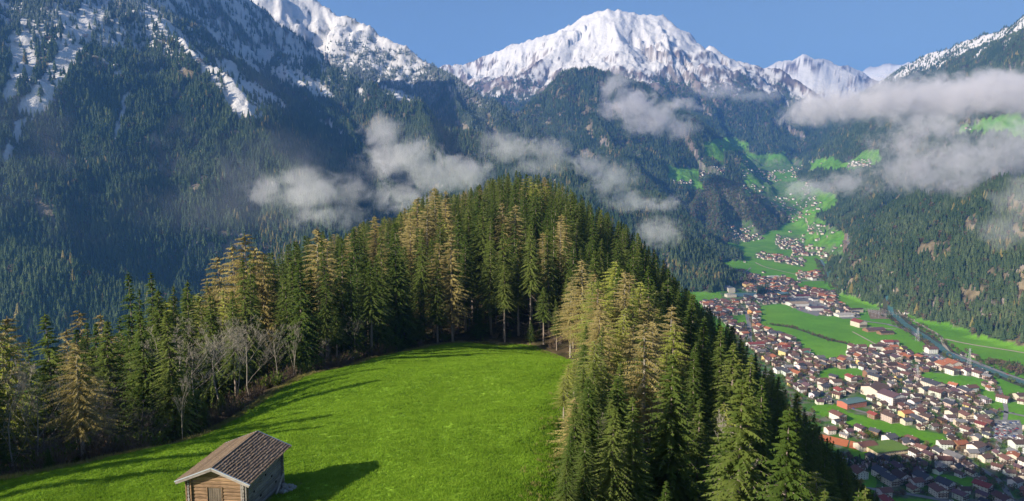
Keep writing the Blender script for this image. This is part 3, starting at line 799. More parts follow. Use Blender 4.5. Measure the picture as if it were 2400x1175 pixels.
SPRUCES = []
for i, kw in enumerate([dict(whorls=58, steps=11, tw=.56, nb=7, **k__) for k__ in [dict(base=.10, rmax=4.3, ragged=.35), dict(base=.22, rmax=3.6, ragged=.45), dict(base=.42, rmax=3.7, ragged=.5), dict(base=.08, rmax=4.9, droop=.45, ragged=.35),
                        dict(base=.33, rmax=3.1, ragged=.55), dict(base=.14, rmax=3.5, shape=.95), dict(base=.04, rmax=5.4, ragged=.4, shape=.9)]]):
    t_, c_ = conifer(10 + i, **kw)
    SPRUCES.append((t_.mesh('trunk', [M_BARK], True), c_.mesh('crown', [M_SPRUCE])))
LARCHES = []
for i, kw in enumerate([dict(base=.14, rmax=5.8, m=M_LARCH), dict(base=.25, rmax=4.4, m=M_LARCH), dict(base=.10, rmax=6.4, m=M_LARCH_G), dict(base=.34, rmax=4.2, m=M_LARCH_G), dict(base=.18, rmax=4.8, m=M_LARCH)]):
    m__ = kw.pop('m')
    t_, c_ = conifer(40 + i, droop=.22, thin=.30, hang=1.1, ragged=.6, whorls=40, nb=7, steps=15, tw=.46, shape=.60, larch=True, **kw)
    LARCHES.append((t_.mesh('trunk', [M_BARK_PALE if i in (1, 3) else M_BARK], True), c_.mesh('crown', [m__])))
BARES = []
for i, kw in enumerate([dict(H=13, spread=.5), dict(H=13, spread=.62, first=.35), dict(H=13, spread=.4, upright=.9), dict(H=13, spread=.7, k0=8, lev=5)]):
    t_, c_ = bare_tree(70 + i, **kw)
    bm_ = M_BARK_DARK if i == 3 else M_BARK_PALE
    BARES.append((t_.mesh('trunk', [bm_], True), c_.mesh('crown', [bm_])))
SHRUBS = []
for i in range(4):
    t_, c_ = shrub(90 + i, leaves=(i == 3))
    SHRUBS.append((t_.mesh('stem', [M_BARK_DARK]), c_.mesh('twigs' if i < 3 else 'foliage', [M_BUSH if i < 3 else M_BUSH_G])))

# ---------------------------------------------------------------- trees of the hill
SKY_LINE = np.array([(-400, 720), (-100, 735), (0, 742), (60, 765), (110, 735), (150, 800), (180, 745), (240, 745), (272, 690), (300, 640), (352, 634), (385, 670), (437, 655), (475, 650), (520, 570), (560, 552), (610, 590), (640, 575), (692, 562),
                     (738, 530), (800, 545), (870, 502), (925, 505), (962, 470), (1018, 435), (1060, 452), (1130, 422), (1170, 405), (1210, 394), (1262, 400), (1330, 430), (1400, 475), (1450, 508), (1500, 545),
                     (1545, 590), (1590, 650), (1640, 700), (1700, 742), (1780, 812), (1850, 888), (1900, 915), (1930, 962), (1962, 1035), (2000, 1095), (2060, 1160), (2200, 1260), (2900, 1700)])
def proj(x, y, z):
    den = y * CT - (z - CAMZ) * ST
    return 1200 + 1600 * x / den, 587.5 - 1600 * (y * ST + (z - CAMZ) * CT) / den
placed = []      # kind, x, y, z, height, variant
def put(kind, x, y, h, var, z=None):
    placed.append((kind, x, y, float(ground(x, y)[0]) if z is None else z, h, var))
def put_top(kind, px, py, y, var, hmin=5, hmax=34):
    a, b = ray(px, py); x = a * y; zt = CAMZ + b * y; zg = float(ground(x, y)[0])
    put(kind, x, y, min(max(zt - zg, hmin), hmax), var, zg)
S, L_, B_ = 'spruce', 'larch', 'bare'
for t_ in [(S, 105, 733, 74, 0), (S, 60, 790, 80, 5), (S, 245, 750, 84, 3), (S, 300, 636, 104, 0), (S, 352, 634, 110, 1), (S, 330, 725, 82, 3), (S, 400, 668, 108, 5), (S, 437, 656, 112, 0), (S, 490, 690, 104, 6), (S, 545, 700, 108, 6),
           (S, 690, 562, 142, 1), (S, 640, 590, 138, 5), (S, 660, 640, 128, 0), (S, 800, 556, 146, 1), (S, 820, 600, 140, 0), (S, 893, 530, 156, 5), (S, 925, 520, 158, 0), (S, 880, 600, 148, 6), (S, 590, 640, 126, 5),
           (S, 1180, 520, 173, 2), (S, 1150, 560, 176, 1), (S, 1243, 522, 172, 2), (S, 1300, 500, 185, 5), (S, 1060, 545, 173, 4), (S, 1072, 500, 182, 2), (S, 1012, 560, 172, 1), (S, 945, 610, 160, 6), (S, 985, 650, 163, 0),
           (S, 1215, 560, 176, 4), (S, 1275, 670, 168, 2), (S, 1305, 700, 164, 4), (S, 1120, 700, 172, 6), (S, 1330, 640, 172, 0), (S, 1210, 398, 332, 0), (S, 1262, 404, 335, 5), (S, 1170, 410, 330, 3), (S, 1137, 424, 322, 5), (S, 1330, 435, 320, 0),
           (L_, 1018, 438, 225, 1), (L_, 1045, 445, 228, 1), (L_, 975, 462, 215, 0), (L_, 962, 500, 200, 4), (L_, 1000, 480, 205, 1), (L_, 1125, 440, 300, 4), (L_, 1090, 450, 280, 0), (L_, 880, 505, 230, 0), (L_, 740, 532, 150, 1), (L_, 820, 545, 190, 4), (L_, 765, 560, 170, 0),
           (L_, 568, 548, 134, 0), (L_, 545, 575, 138, 4), (L_, 600, 580, 140, 0), (L_, 510, 600, 150, 4), (L_, 15, 742, 92, 4), (L_, 190, 725, 140, 0), (L_, 235, 735, 135, 4), (L_, 150, 770, 130, 0), (L_, 220, 880, 74, 1),
           (L_, 1440, 612, 128, 2), (L_, 1395, 640, 138, 4), (L_, 1365, 608, 150, 1), (L_, 1480, 640, 124, 0), (L_, 1500, 660, 118, 2), (L_, 1418, 700, 112, 2), (L_, 1340, 660, 158, 1), (L_, 1575, 712, 108, 1), (L_, 1530, 750, 104, 1), (L_, 1460, 720, 104, 3), (L_, 1380, 760, 108, 2),
           (L_, 1345, 900, 84, 3), (L_, 1375, 935, 76, 3), (L_, 1330, 925, 80, 3), (L_, 1400, 880, 88, 3), (L_, 1410, 985, 68, 3), (L_, 1320, 970, 72, 3),
           (L_, 1405, 660, 132, 2), (L_, 1455, 650, 126, 2), (L_, 1430, 760, 100, 2), (L_, 1395, 820, 96, 2), (L_, 1480, 760, 100, 0), (L_, 1520, 700, 112, 4), (L_, 1450, 820, 88, 2), (S, 1480, 850, 92, 0), (S, 1560, 965, 66, 3), (S, 1500, 900, 86, 3), (S, 1600, 880, 84, 1), (S, 1650, 740, 112, 0), (S, 1690, 760, 108, 1), (S, 1625, 800, 96, 5), (S, 1720, 800, 96, 2), (S, 1760, 830, 90, 0), (S, 1450, 950, 72, 5), (S, 1640, 930, 72, 0), (S, 1700, 900, 84, 3), (S, 1360, 870, 96, 6),
           (S, 1790, 880, 84, 5), (S, 1870, 915, 104, 0), (S, 1850, 950, 90, 3), (S, 1880, 1105, 52, 5), (S, 1820, 1135, 48, 0), (S, 1935, 1150, 50, 5), (S, 2008, 1150, 52, 5), (S, 2032, 1148, 54, 4), (S, 1740, 1050, 66, 3), (S, 1680, 1040, 60, 0), (S, 1560, 1120, 46, 5), (S, 1500, 1040, 58, 6), (S, 1340, 1040, 60, 6),
           (B_, 1755, 1060, 56, 2), (B_, 1450, 1130, 48, 2), (B_, 395, 770, 82, 0), (B_, 455, 782, 86, 1), (B_, 505, 758, 92, 1), (B_, 578, 748, 98, 0), (B_, 548, 770, 100, 2), (B_, 648, 762, 104, 0), (B_, 682, 775, 106, 2), (B_, 828, 742, 138, 0), (B_, 760, 805, 122, 2),
           (B_, 62, 870, 66, 0), (B_, 20, 900, 60, 2), (B_, 130, 880, 70, 3), (B_, 225, 850, 76, 3), (B_, 180, 900, 70, 1), (B_, 420, 900, 74, 2), (B_, 260, 960, 66, 3), (B_, 320, 905, 74, 3), (B_, 90, 950, 62, 3), (B_, 1400, 1050, 58, 2)]:
    put_top(*t_)
hero = len(placed)
def scatter_hill(n, seed, mind, prefer):
    rs = np.random.default_rng(seed)
    yy = 30 + 620 * rs.random(n) ** 1.25; xx = (rs.random(n) * 2 - 1) * (90 + yy * 0.85)
    zz, rid_, _ = terrain(xx, yy)
    inside = inpoly(xx, yy, MEADOW)
    ed = linedist(xx, yy, MEADOW + MEADOW[:1])
    px_, py_ = proj(xx, yy, zz)
    nn_ = fbm(xx / 28, yy / 28, 3, 202)
    r_ = rs.random((n, 4))
    cell = {}
    for k_ in placed: cell.setdefault((int(k_[1] // 6), int(k_[2] // 6)), []).append((k_[1], k_[2]))
    # the horizon of the hill: which spots have any part of their tree in sight
    for i in range(n):
        x, y, z = float(xx[i]), float(yy[i]), float(zz[i])
        if inside[i] or rid_[i] != 1 or ed[i] < 2.0 or px_[i] < (-500 if yy[i] > 75 else -1600) or px_[i] > 2900: continue
        if y < 45 and x > -51 and x < 12: continue
        if x > 0 and x < 9 and y < 75: continue
        h = 19 + 10 * r_[i, 0]
        if y < 110: h *= .72 if px_[i] > -60 else .95
        if x > 20 and y < 140: h *= 0.9
        kind = S if nn_[i] + (0.25 if x > 20 and y > 140 else 0) - (0.2 if prefer == 'l' else 0) > -0.42 else L_
        if 6 < x < 34 and 60 < y < 150 and r_[i, 1] > .35: kind = L_
        if ed[i] < 5 and r_[i, 1] < .2: h *= .5
        # keep the tree tops under the wood's outline
        pxt, pyt = proj(x, y, z + h)
        sl = np.interp(pxt, SKY_LINE[:, 0], SKY_LINE[:, 1]) + 3 + 10 * r_[i, 2]
        if pyt < sl:
            a, b = ray(pxt, sl); h = CAMZ + b * y - z
            if h < 8: continue
        if kind == L_ and 6 < x < 40 and 55 < y < 165:
            cap_ = 615 + abs(pxt - 1440) * .55 + 60 * r_[i, 2]
            if pyt < cap_:
                h = CAMZ + ray(pxt, cap_)[1] * y - z
                if h < 7: continue
        # leave the view on the far edge of the meadow and the hut open
        if x > -50 and x < 12 and y < 60: continue
        if y < 33: continue
        key = (int(x // 6), int(y // 6)); bad = False
        md = mind * (1.0 + (y > 200) * .25)
        for ii in (-1, 0, 1):
            for jj in (-1, 0, 1):
                for (qx, qy) in cell.get((key[0] + ii, key[1] + jj), ()):
                    if (qx - x) ** 2 + (qy - y) ** 2 < md * md: bad = True
        if bad: continue
        cell.setdefault(key, []).append((x, y))
        if kind == S: var = int(r_[i, 3] * 6.99) if not (ed[i] < 12 and y > 150) else [2, 1, 4, 2, 0, 4, 2][int(r_[i, 3] * 7)]
        else: var = int(r_[i, 3] * 4.99) if x < 20 or y > 170 else [2, 3, 2, 3, 2][int(r_[i, 3] * 4.99)]
        placed.append((kind, x, y, z, h, var))
for k_, (x_, y_, h_, v_) in enumerate([(5.2, 48, 5, 5), (6.5, 53, 7, 3), (6.2, 58, 6, 0), (8.4, 61, 9, 5), (8.0, 66, 8, 6), (9.6, 70, 11, 3), (8.6, 75, 7, 0), (11.2, 78, 12, 5), (10.0, 83, 8, 3), (12.4, 87, 13, 0), (11.3, 92, 7, 5), (13.6, 96, 14, 1), (12.2, 101, 9, 6), (14.4, 106, 15, 5), (12.8, 112, 7, 0), (15.8, 118, 16, 3), (4.6, 44.5, 4, 3), (5.6, 50, 7, 6), (6.0, 46, 6, 0), (7.4, 56, 9, 3), (7.0, 63, 6, 5), (8.6, 68.5, 9, 0), (9.4, 73, 8, 6), (8.0, 52, 9, 1), (9.5, 58, 11, 3), (10.4, 64, 12, 5), (7.5, 47.5, 9, 3), (9.2, 49, 11, 0)]):
    put(L_ if k_ in (2, 5, 9, 11, 13) else S, x_ - (.9 if k_ < 20 else .2), y_, h_, min(v_, 4) if k_ in (2, 5, 9, 11, 13) else v_)
for (x_, y_, h_, v_) in ((-51, 50, 17, 3), (-54, 53, 18, 0), (-50.5, 54.5, 16, 6), (-53, 58, 18, 3), (-57, 49, 18, 0), (-49.5, 47.5, 14, 6), (-56, 61, 19, 1), (-60, 54, 20, 3)): put(S, x_, y_, h_, v_)
for gi_ in range(6):
    for gj_ in range(6):
        x_, y_ = -78 + gi_ * 5 + random.uniform(-2, 2), 35 + gj_ * 5.2 + random.uniform(-2, 2)
        zg_ = float(ground(x_, y_)[0])
        if proj(x_ + 4, y_, zg_ + 8)[0] < -40 and x_ < -50: put(S if random.random() < .8 else L_, x_, y_, random.uniform(15, 21), random.choice([0, 1, 3, 5, 6, 1]) if True else 0, zg_)
placed = [(k_, x_, y_, z_, h_, min(v_, 4) if k_ == L_ else v_) for (k_, x_, y_, z_, h_, v_) in placed]
scatter_hill(9000, 5, 3.6, 's')
# ---------------------------------------------------------------- instancing of the masses nobody could count
def join_mesh(name, parts):
    vs, fs, mi, mats = [], [], [], []
    off = 0
    for me in parts:
        vs += [tuple(v.co) for v in me.vertices]
        base = len(mats); mats += list(me.materials)
        for p in me.polygons:
            fs.append(tuple(off + i for i in p.vertices)); mi.append(base + p.material_index)
        off += len(me.vertices)
    me = bpy.data.meshes.new(name); me.from_pydata(vs, [], fs)
    for m_ in mats: me.materials.append(m_)
    me.polygons.foreach_set('material_index', mi); me.update()
    return me
def scatter(name, pts, scl, rot, pick, protos, frost=None, label=None, sclxy=None):
    """one object whose points each carry a copy of one of the given meshes"""
    pts = np.asarray(pts, np.float32); n = len(pts)
    me = bpy.data.meshes.new(name + '_points'); me.vertices.add(n); me.vertices.foreach_set('co', pts.ravel())
    def attr(nm, typ, vals, key='value'):
        a = me.attributes.new(nm, typ, 'POINT'); a.data.foreach_set(key, np.ascontiguousarray(vals).ravel())
    s3 = np.repeat(np.asarray(scl, np.float32)[:, None], 3, 1)
    if sclxy is not None: s3[:, :2] *= np.asarray(sclxy, np.float32)[:, None]
    attr('scl', 'FLOAT_VECTOR', s3, 'vector')
    r3 = np.zeros((n, 3), np.float32); r3[:, 2] = rot
    attr('rot', 'FLOAT_VECTOR', r3, 'vector')
    attr('pick', 'INT', np.asarray(pick, np.int32))
    attr('frost', 'FLOAT', np.asarray(frost if frost is not None else np.zeros(n), np.float32))
    ob = add(name, me)
    ng = bpy.data.node_groups.new(name + '_scatter', 'GeometryNodeTree')
    ng.interface.new_socket('Geometry', in_out='INPUT', socket_type='NodeSocketGeometry')
    ng.interface.new_socket('Geometry', in_out='OUTPUT', socket_type='NodeSocketGeometry')
    gi, go = ng.nodes.new('NodeGroupInput'), ng.nodes.new('NodeGroupOutput')
    iop = ng.nodes.new('GeometryNodeInstanceOnPoints'); jn = ng.nodes.new('GeometryNodeGeometryToInstance')
    for me_ in reversed(protos):
        po = bpy.data.objects.new(name + '_source', me_)
        oi = ng.nodes.new('GeometryNodeObjectInfo'); oi.inputs['Object'].default_value = po; oi.inputs['As Instance'].default_value = True
        ng.links.new(oi.outputs['Geometry'], jn.inputs[0])
    def named(nm, dt):
        a = ng.nodes.new('GeometryNodeInputNamedAttribute'); a.data_type = dt; a.inputs[0].default_value = nm
        return a.outputs[0]
    ng.links.new(gi.outputs[0], iop.inputs['Points'])
    jj = ng.nodes.new('GeometryNodeJoinGeometry')
    ng.nodes.remove(jn)
    for nd in [q for q in ng.nodes if q.bl_idname == 'GeometryNodeObjectInfo'][::1]:
        ng.links.new(nd.outputs['Geometry'], jj.inputs[0])
    ng.links.new(jj.outputs[0], iop.inputs['Instance'])
    iop.inputs['Pick Instance'].default_value = True
    ng.links.new(named('pick', 'INT'), iop.inputs['Instance Index'])
    ng.links.new(named('rot', 'FLOAT_VECTOR'), iop.inputs['Rotation'])
    ng.links.new(named('scl', 'FLOAT_VECTOR'), iop.inputs['Scale'])
    ng.links.new(iop.outputs[0], go.inputs[0])
    md = ob.modifiers.new('scatter', 'NODES'); md.node_group = ng
    tag(ob, label, kind='stuff')
    return ob

# ---------------------------------------------------------------- single trees of the hill
LIB = {S: (SPRUCES, 26.0, 'spruce_tree'), L_: (LARCHES, 26.0, 'larch_tree'), B_: (BARES, 13.0, 'bare_tree')}
def tree_zone(x, y):
    px, py = proj(x, y, float(CAMZ - 40))
    if x > 3 and y < 165 or x > 25: return 'right'
    if y >= 160 and x > -24: return 'front' if y < 200 else 'knoll'
    return 'left' if y < 115 else 'mid'
WHERE = {'right': 'on the flank right of the meadow', 'front': 'in the tree wall at the meadow\'s far edge', 'knoll': 'on the wooded knoll behind the meadow',
         'left': 'below the meadow\'s lower left edge', 'mid': 'behind the meadow\'s upper left edge'}
def tree_where(x, y, h, z):
    zn = tree_zone(x, y); px, py = proj(x, y, z)
    if zn == 'right': return ('beside the meadow\'s far right corner' if y > 125 and x < 34 else 'beside the meadow\'s right edge' if x < 16 else 'low on the flank above the town' if x > 48 else 'halfway down the flank right of the meadow')
    if zn == 'front': return 'in the left half of the far tree wall' if px < 1130 else 'in the right half of the far tree wall'
    if zn == 'knoll': return 'on the knoll\'s left shoulder' if px < 1090 else 'on top of the knoll' if px < 1300 else 'on the knoll\'s right shoulder'
    if zn == 'left': return 'at the meadow\'s bottom left corner' if px < 150 else 'above the curve of the lower meadow edge'
    return 'far left above the bare trees' if px < 420 else 'right behind the bare trees' if px < 700 else 'behind the notice board and thickets'
def tree_label(kind, x, y, h, var):
    if kind == S: lk = {0: 'full dark spruce', 1: 'narrow dark spruce', 2: 'bare-trunked spruce', 3: 'broad full spruce', 4: 'thin ragged spruce', 5: 'slim pointed spruce', 6: 'wide low-branched spruce'}[var]
    elif kind == L_: lk = {0: 'wide tan larch', 1: 'slim tan larch', 2: 'wide yellow-green larch', 3: 'thin olive larch', 4: 'ragged tan larch'}[var]
    else: lk = {0: 'forked pale bare tree', 1: 'arching pale bare tree', 2: 'upright pale bare tree', 3: 'dark twiggy bare tree'}[var]
    return ('tall ' if h > 24 else 'small ' if h < 13 else 'medium ') * (kind != B_) + lk + ' ' + tree_where(x, y, h, CAMZ - 35)
GROUPS = {S: 'spruces of the wooded hill', L_: 'larches of the wooded hill', B_: 'bare trees around the meadow'}
trees_by_kind = {S: [], L_: [], B_: []}
rs_ = np.random.default_rng(77)
for i, (kind, x, y, z, h, var) in enumerate(placed):
    trees_by_kind[kind].append((h / math.hypot(x, y) + (1 if i < hero else 0), kind, x, y, z, h, var))
rest = []
for kind, lst in trees_by_kind.items():
    lib, H0, nm = LIB[kind]
    lst.sort(reverse=True, key=lambda q: q[0])
    for j, (_, k, x, y, z, h, var) in enumerate(lst):
        s = h / H0; rz = float(rs_.uniform(0, 6.283)); wdt = float(rs_.uniform(.88, 1.2)) * (1.15 if kind == L_ else 1.0) * (1.0 if kind == B_ else min(1.45, (H0 / h) ** .35))
        if j < 298:
            e = add(nm, None, loc=(x, y, z - 0.15), rz=rz, sc=(s * wdt, s * wdt, s))
            lab = tree_label(kind, x, y, h, var)
            tag(e, lab, {S: 'spruce', L_: 'larch', B_: 'bare tree'}[kind], group=GROUPS[kind])
            tm, cm = lib[var]
            add('trunk', tm, e); add('crown', cm, e)
        else:
            rest.append((kind, x, y, z - .15, s, wdt, rz, var))
if rest:
    protos = [join_mesh('spruce', m_) for m_ in SPRUCES] + [join_mesh('larch', m_) for m_ in LARCHES] + [join_mesh('bare', m_) for m_ in BARES]
    off = {S: 0, L_: len(SPRUCES), B_: len(SPRUCES) + len(LARCHES)}
    scatter('forest', [(r[1], r[2], r[3]) for r in rest], [r[4] for r in rest], [r[6] for r in rest], [off[r[0]] + r[7] for r in rest], protos,
            label='the rest of the spruce and larch wood covering the knoll and its flanks', sclxy=[r[5] for r in rest])

# shrubs and brush along the edge of the meadow
rs = np.random.default_rng(31)
edge = np.array([(-50, 48), (-41.0, 52), (-36.4, 62), (-37.5, 80), (-34, 100), (-31, 120), (-29.5, 135), (-24, 150), (-17, 160), (-8, 167), (4, 168), (10, 161), (14, 148), (13.5, 132), (11.3, 118), (10, 100), (7.6, 82), (5, 66), (3.4, 52)], float)
seg = np.hypot(*(edge[1:] - edge[:-1]).T); cum = np.concatenate([[0], np.cumsum(seg)])
sh = []
for i in range(520):
    t = rs.random() * cum[-1]; k = min(int(np.searchsorted(cum, t)) - 1, len(seg) - 1); k = max(k, 0)
    p = edge[k] + (edge[k + 1] - edge[k]) * (t - cum[k]) / seg[k]; d = (edge[k + 1] - edge[k]) / seg[k]; nrm = np.array([-d[1], d[0]])
    off_ = 1.2 + 9 * rs.random() ** 1.4
    q = p + nrm * off_ * (1)
    if k >= 9 and off_ > 5: continue
    sh.append((off_, q[0], q[1]))
sh = [s_ for s_ in sh if not (s_[1] > 0 and s_[2] < 112 and rs.random() < .93)]
sh = [s_ for s_ in sh if not (s_[1] > -8 and s_[1] < 12 and s_[2] > 150 and rs.random() < .6)]
# the two brown thickets at the upper left edge
for cx, cy, n_, r_ in ((-28.5, 141, 16, 4.5), (-35, 124, 14, 4), (-20, 162, 8, 4), (14.5, 150, 8, 2.5), (-44, 62, 10, 4), (-47, 75, 12, 5)):
    for _ in range(n_): sh.append((2, cx + rs.normal() * r_ * .5, cy + rs.normal() * r_ * .6))
sh = [s_ for s_ in sh if not bool(inpoly(np.array([s_[1]]), np.array([s_[2]]), MEADOW)[0])]
zs = ground([s_[1] for s_ in sh], [s_[2] for s_ in sh])
order = sorted(range(len(sh)), key=lambda i: sh[i][2])
rest_s = []
for c_, i in enumerate(order):
    _, x, y = sh[i]; var = int(rs.choice([0, 1, 2, 0, 1, 3])); s = float(rs.uniform(.45, 1.1)) * (1.15 if y > 110 else 1.0)
    if x > 0 and y < 70: s *= .6
    if c_ < 280:
        e = add('shrub', None, loc=(x, y, float(zs[i]) - .05), rz=float(rs.uniform(0, 6)), sc=s)
        where = ('on the lower left edge of the meadow' if y < 66 else 'left of the meadow behind the hut') if y < 100 and x < 0 else ('along the upper left edge of the meadow' if x < -24 else 'at the left end of the meadow\'s far edge' if x < -8 else ('at the meadow\'s far right corner' if y > 140 else 'below the larches right of the meadow'))
        lab = ('tall ' if s > .85 else 'low ' if s < .6 else 'medium ') + ('green leafy shrub ' if var == 3 else ['dense brown shrub ', 'loose brown shrub ', 'spreading brown shrub '][var]) + where
        tag(e, lab, 'shrub', group='shrubs along the edge of the meadow')
        add('stem', SHRUBS[var][0], e); add('foliage' if var == 3 else 'twigs', SHRUBS[var][1], e)
    else: rest_s.append((x, y, float(zs[i]), s, var))

# undergrowth under the hill's trees
n = 5200
yy = 30 + 420 * rs.random(n) ** 1.5; xx = (rs.random(n) * 2 - 1) * (75 + yy * .55)
zz, rid_, _ = terrain(xx, yy)
ed = linedist(xx, yy, MEADOW + MEADOW[:1])
ok = (rid_ == 1) & ~inpoly(xx, yy, MEADOW) & (ed > np.where((xx > 0) & (yy < 110), 4.5, 1.0)) & ~((xx > -52) & (xx < 8) & (yy < 42))
xx, yy, zz = xx[ok], yy[ok], zz[ok]
m_ = len(xx)
und = [join_mesh('shrub', s_) for s_ in SHRUBS] + [join_mesh('young_spruce', SPRUCES[6]), join_mesh('young_spruce', SPRUCES[3])]
pick = rs.choice([0, 1, 2, 3, 4, 5], m_, p=[.2, .2, .15, .15, .16, .14])
sc_ = np.where(pick >= 4, rs.uniform(.05, .22, m_), rs.uniform(.4, 1.2, m_))
scatter('undergrowth', np.stack([xx, yy, zz - .05], -1), sc_, rs.uniform(0, 6.28, m_), pick, und, label='brushwood and young spruces under the trees of the hill', sclxy=np.where(pick >= 4, 1.5, 1.0))

# ---------------------------------------------------------------- forests of the mountains
rs = np.random.default_rng(12)
cell_area = RR * np.radians(82 / 940.0) * RR * 0.0052 * np.sqrt(1 + SLOPE ** 2)
want = TREE / np.clip(30 + (RR - 1200) * 0.022, 26, 110)
cnt = want * cell_area
near_vis = VIS & (RR > 650) & ~rid_is('hill') & (RR < 7600) & (np.abs(AA) < R(44)) & (TREE > 0)
cnt = np.where(near_vis, np.minimum(cnt, 3.0), 0)
k = rs.poisson(cnt).astype(np.int32)
ii = np.repeat(np.nonzero(k.ravel())[0], k.ravel()[np.nonzero(k.ravel())[0]])
N = len(ii)
da = np.gradient(AA, axis=1).ravel()[ii]; dr = np.gradient(RR, axis=0).ravel()[ii]
ja, jr = rs.uniform(-.5, .5, N), rs.uniform(-.5, .5, N)
r0, a0 = RR.ravel()[ii] + dr * jr, AA.ravel()[ii] + da * ja
z0 = GZ.ravel()[ii] + gz_r.ravel()[ii] * dr * jr + gz_a.ravel()[ii] * r0 * da * ja
tx, ty = r0 * np.sin(a0), r0 * np.cos(a0)
hh = rs.normal(23, 4.5, N).clip(9, 34) * (1 + 0.00004 * r0) * np.where(rid_is('knoll').ravel()[ii], .7, 1)
hh *= 1 - 0.35 * smooth(-300, 150, (GZ - SNOWL).ravel()[ii])
FARP = [lowpoly_spruce(200 + i, r=.13 + .02 * i).mesh('far_spruce', [M_SPRUCE_FAR]) for i in range(4)]
BRO = [lowpoly_broad(300 + i).mesh('far_broadleaf', [M_BUSH if i < 2 else M_BUSH_G]) for i in range(3)]
bro_p = np.clip(0.02 + 0.55 * rid_is('knoll').ravel()[ii] + 0.30 * (rid_is('dome', 'right') & (nbig < -.3)).ravel()[ii] + .06 * rid_is('spur', 'rightlow').ravel()[ii] + .5 * (bench.ravel()[ii] & (nmid.ravel()[ii] > 0)), 0, .8)
isb = rs.random(N) < bro_p
pick = np.where(isb, 4 + rs.integers(0, 3, N), rs.integers(0, 4, N))
LPL = [lowpoly_spruce(210 + i, r=.17).mesh('far_larch', [M_LARCH]) for i in range(2)]
ln_ = fbm(tx / 130, ty / 130, 4, 303)
isl = (rs.random(N) < np.clip((ln_ - .35) * .8 + .008, .006, .28)) & ~isb
pick = np.where(isl, 7 + rs.integers(0, 2, N), pick)
scl = np.where(isb, hh * .6, hh)
reg = GID.ravel()[ii]
for names, lab in ((('leftnear', 'leftedge'), 'spruce forest covering the steep buttress and its gullies'), (('leftmid', 'leftfar'), 'spruce forest on the long slope below the snowy ridge'), (('leftlow',), 'spruces on the low ridge in the shaded ravine'),
                   (('dome', 'far', 'back'), 'forest on the rounded mountain below the highest peak'), (('spur', 'knoll', 'floor'), 'forest on the spurs and the knoll between town and upper villages'), (('right', 'rightlow'), 'dense spruce forest on the slope above the river')):
    m_ = np.isin(reg, [RID.index(q) for q in names])
    if m_.sum() == 0: continue
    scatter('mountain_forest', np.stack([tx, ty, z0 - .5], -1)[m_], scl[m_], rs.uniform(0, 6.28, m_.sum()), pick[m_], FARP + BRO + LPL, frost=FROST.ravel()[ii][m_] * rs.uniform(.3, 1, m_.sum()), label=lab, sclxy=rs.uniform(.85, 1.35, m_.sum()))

# ---------------------------------------------------------------- grass of the meadow
HUTC = (-19.05, 45.2)
M_GRASS = leaf_mat('grass_blades', (0.180, 0.320, 0.026), (0.300, 0.440, 0.050), transl=.45, rnd=.25)
M_GRASS_DRY = leaf_mat('dry_grass_blades', (0.20, 0.19, 0.06), (0.34, 0.29, 0.12), transl=.3)
def tuft(seed, m_, H=.11, n=9, sp=.16):
    rn = random.Random(seed); mb = MB()
    for i in range(n):
        a = rn.uniform(0, 6.28); r_ = rn.uniform(0, sp); x, y = math.cos(a) * r_, math.sin(a) * r_; h = H * rn.uniform(.6, 1.3); b = rn.uniform(0, 6.28); l = h * rn.uniform(.1, .7); w = .022
        dx, dy = math.cos(b), math.sin(b)
        mb.tri((x - dy * w, y + dx * w, -.03), (x + dy * w, y - dx * w, -.03), (x + dx * l, y + dy * l, h))
    return mb.mesh('tuft', [m_])
TUFTS = [tuft(i, M_GRASS) for i in range(4)] + [tuft(9, M_GRASS_DRY, .22, 12, .2), tuft(10, M_GRASS_DRY, .28, 12, .2)]
rs = np.random.default_rng(55)
n = 400000
yy = 40 + 130 * rs.random(n) ** 1.7; xx = -62 + 79 * rs.random(n)
ok = inpoly(xx - np.where(xx > 0, 1.6, 0), yy, MEADOW) & (np.abs(xx) < yy * .86); xx, yy = xx[ok], yy[ok]
nn1 = fbm(xx / 2.2, yy / 2.2, 3, 401)
ok = rs.random(len(xx)) < np.clip(.82 + .35 * nn1, .5, 1); xx, yy = xx[ok], yy[ok]
ed = linedist(xx, yy, MEADOW + MEADOW[:1])
zz = ground(xx, yy); m_ = len(xx); print('tufts', m_)
dry = (rs.random(m_) < smooth(2.6, .2, ed) * np.where(xx > -1, .03, .7))
pick = np.where(dry, rs.integers(4, 6, m_), rs.integers(0, 4, m_))
near_hut = (np.abs(xx - HUTC[0]) < 2.4) & (np.abs(yy - HUTC[1]) < 3.2)
k_ = ~near_hut
scatter('grass', np.stack([xx, yy, zz], -1)[k_], (rs.uniform(.7, 1.35, m_) * (1 + (yy - 45) / 160))[k_], rs.uniform(0, 6.28, m_)[k_], pick[k_], TUFTS, label='short bright green grass blades covering the meadow')
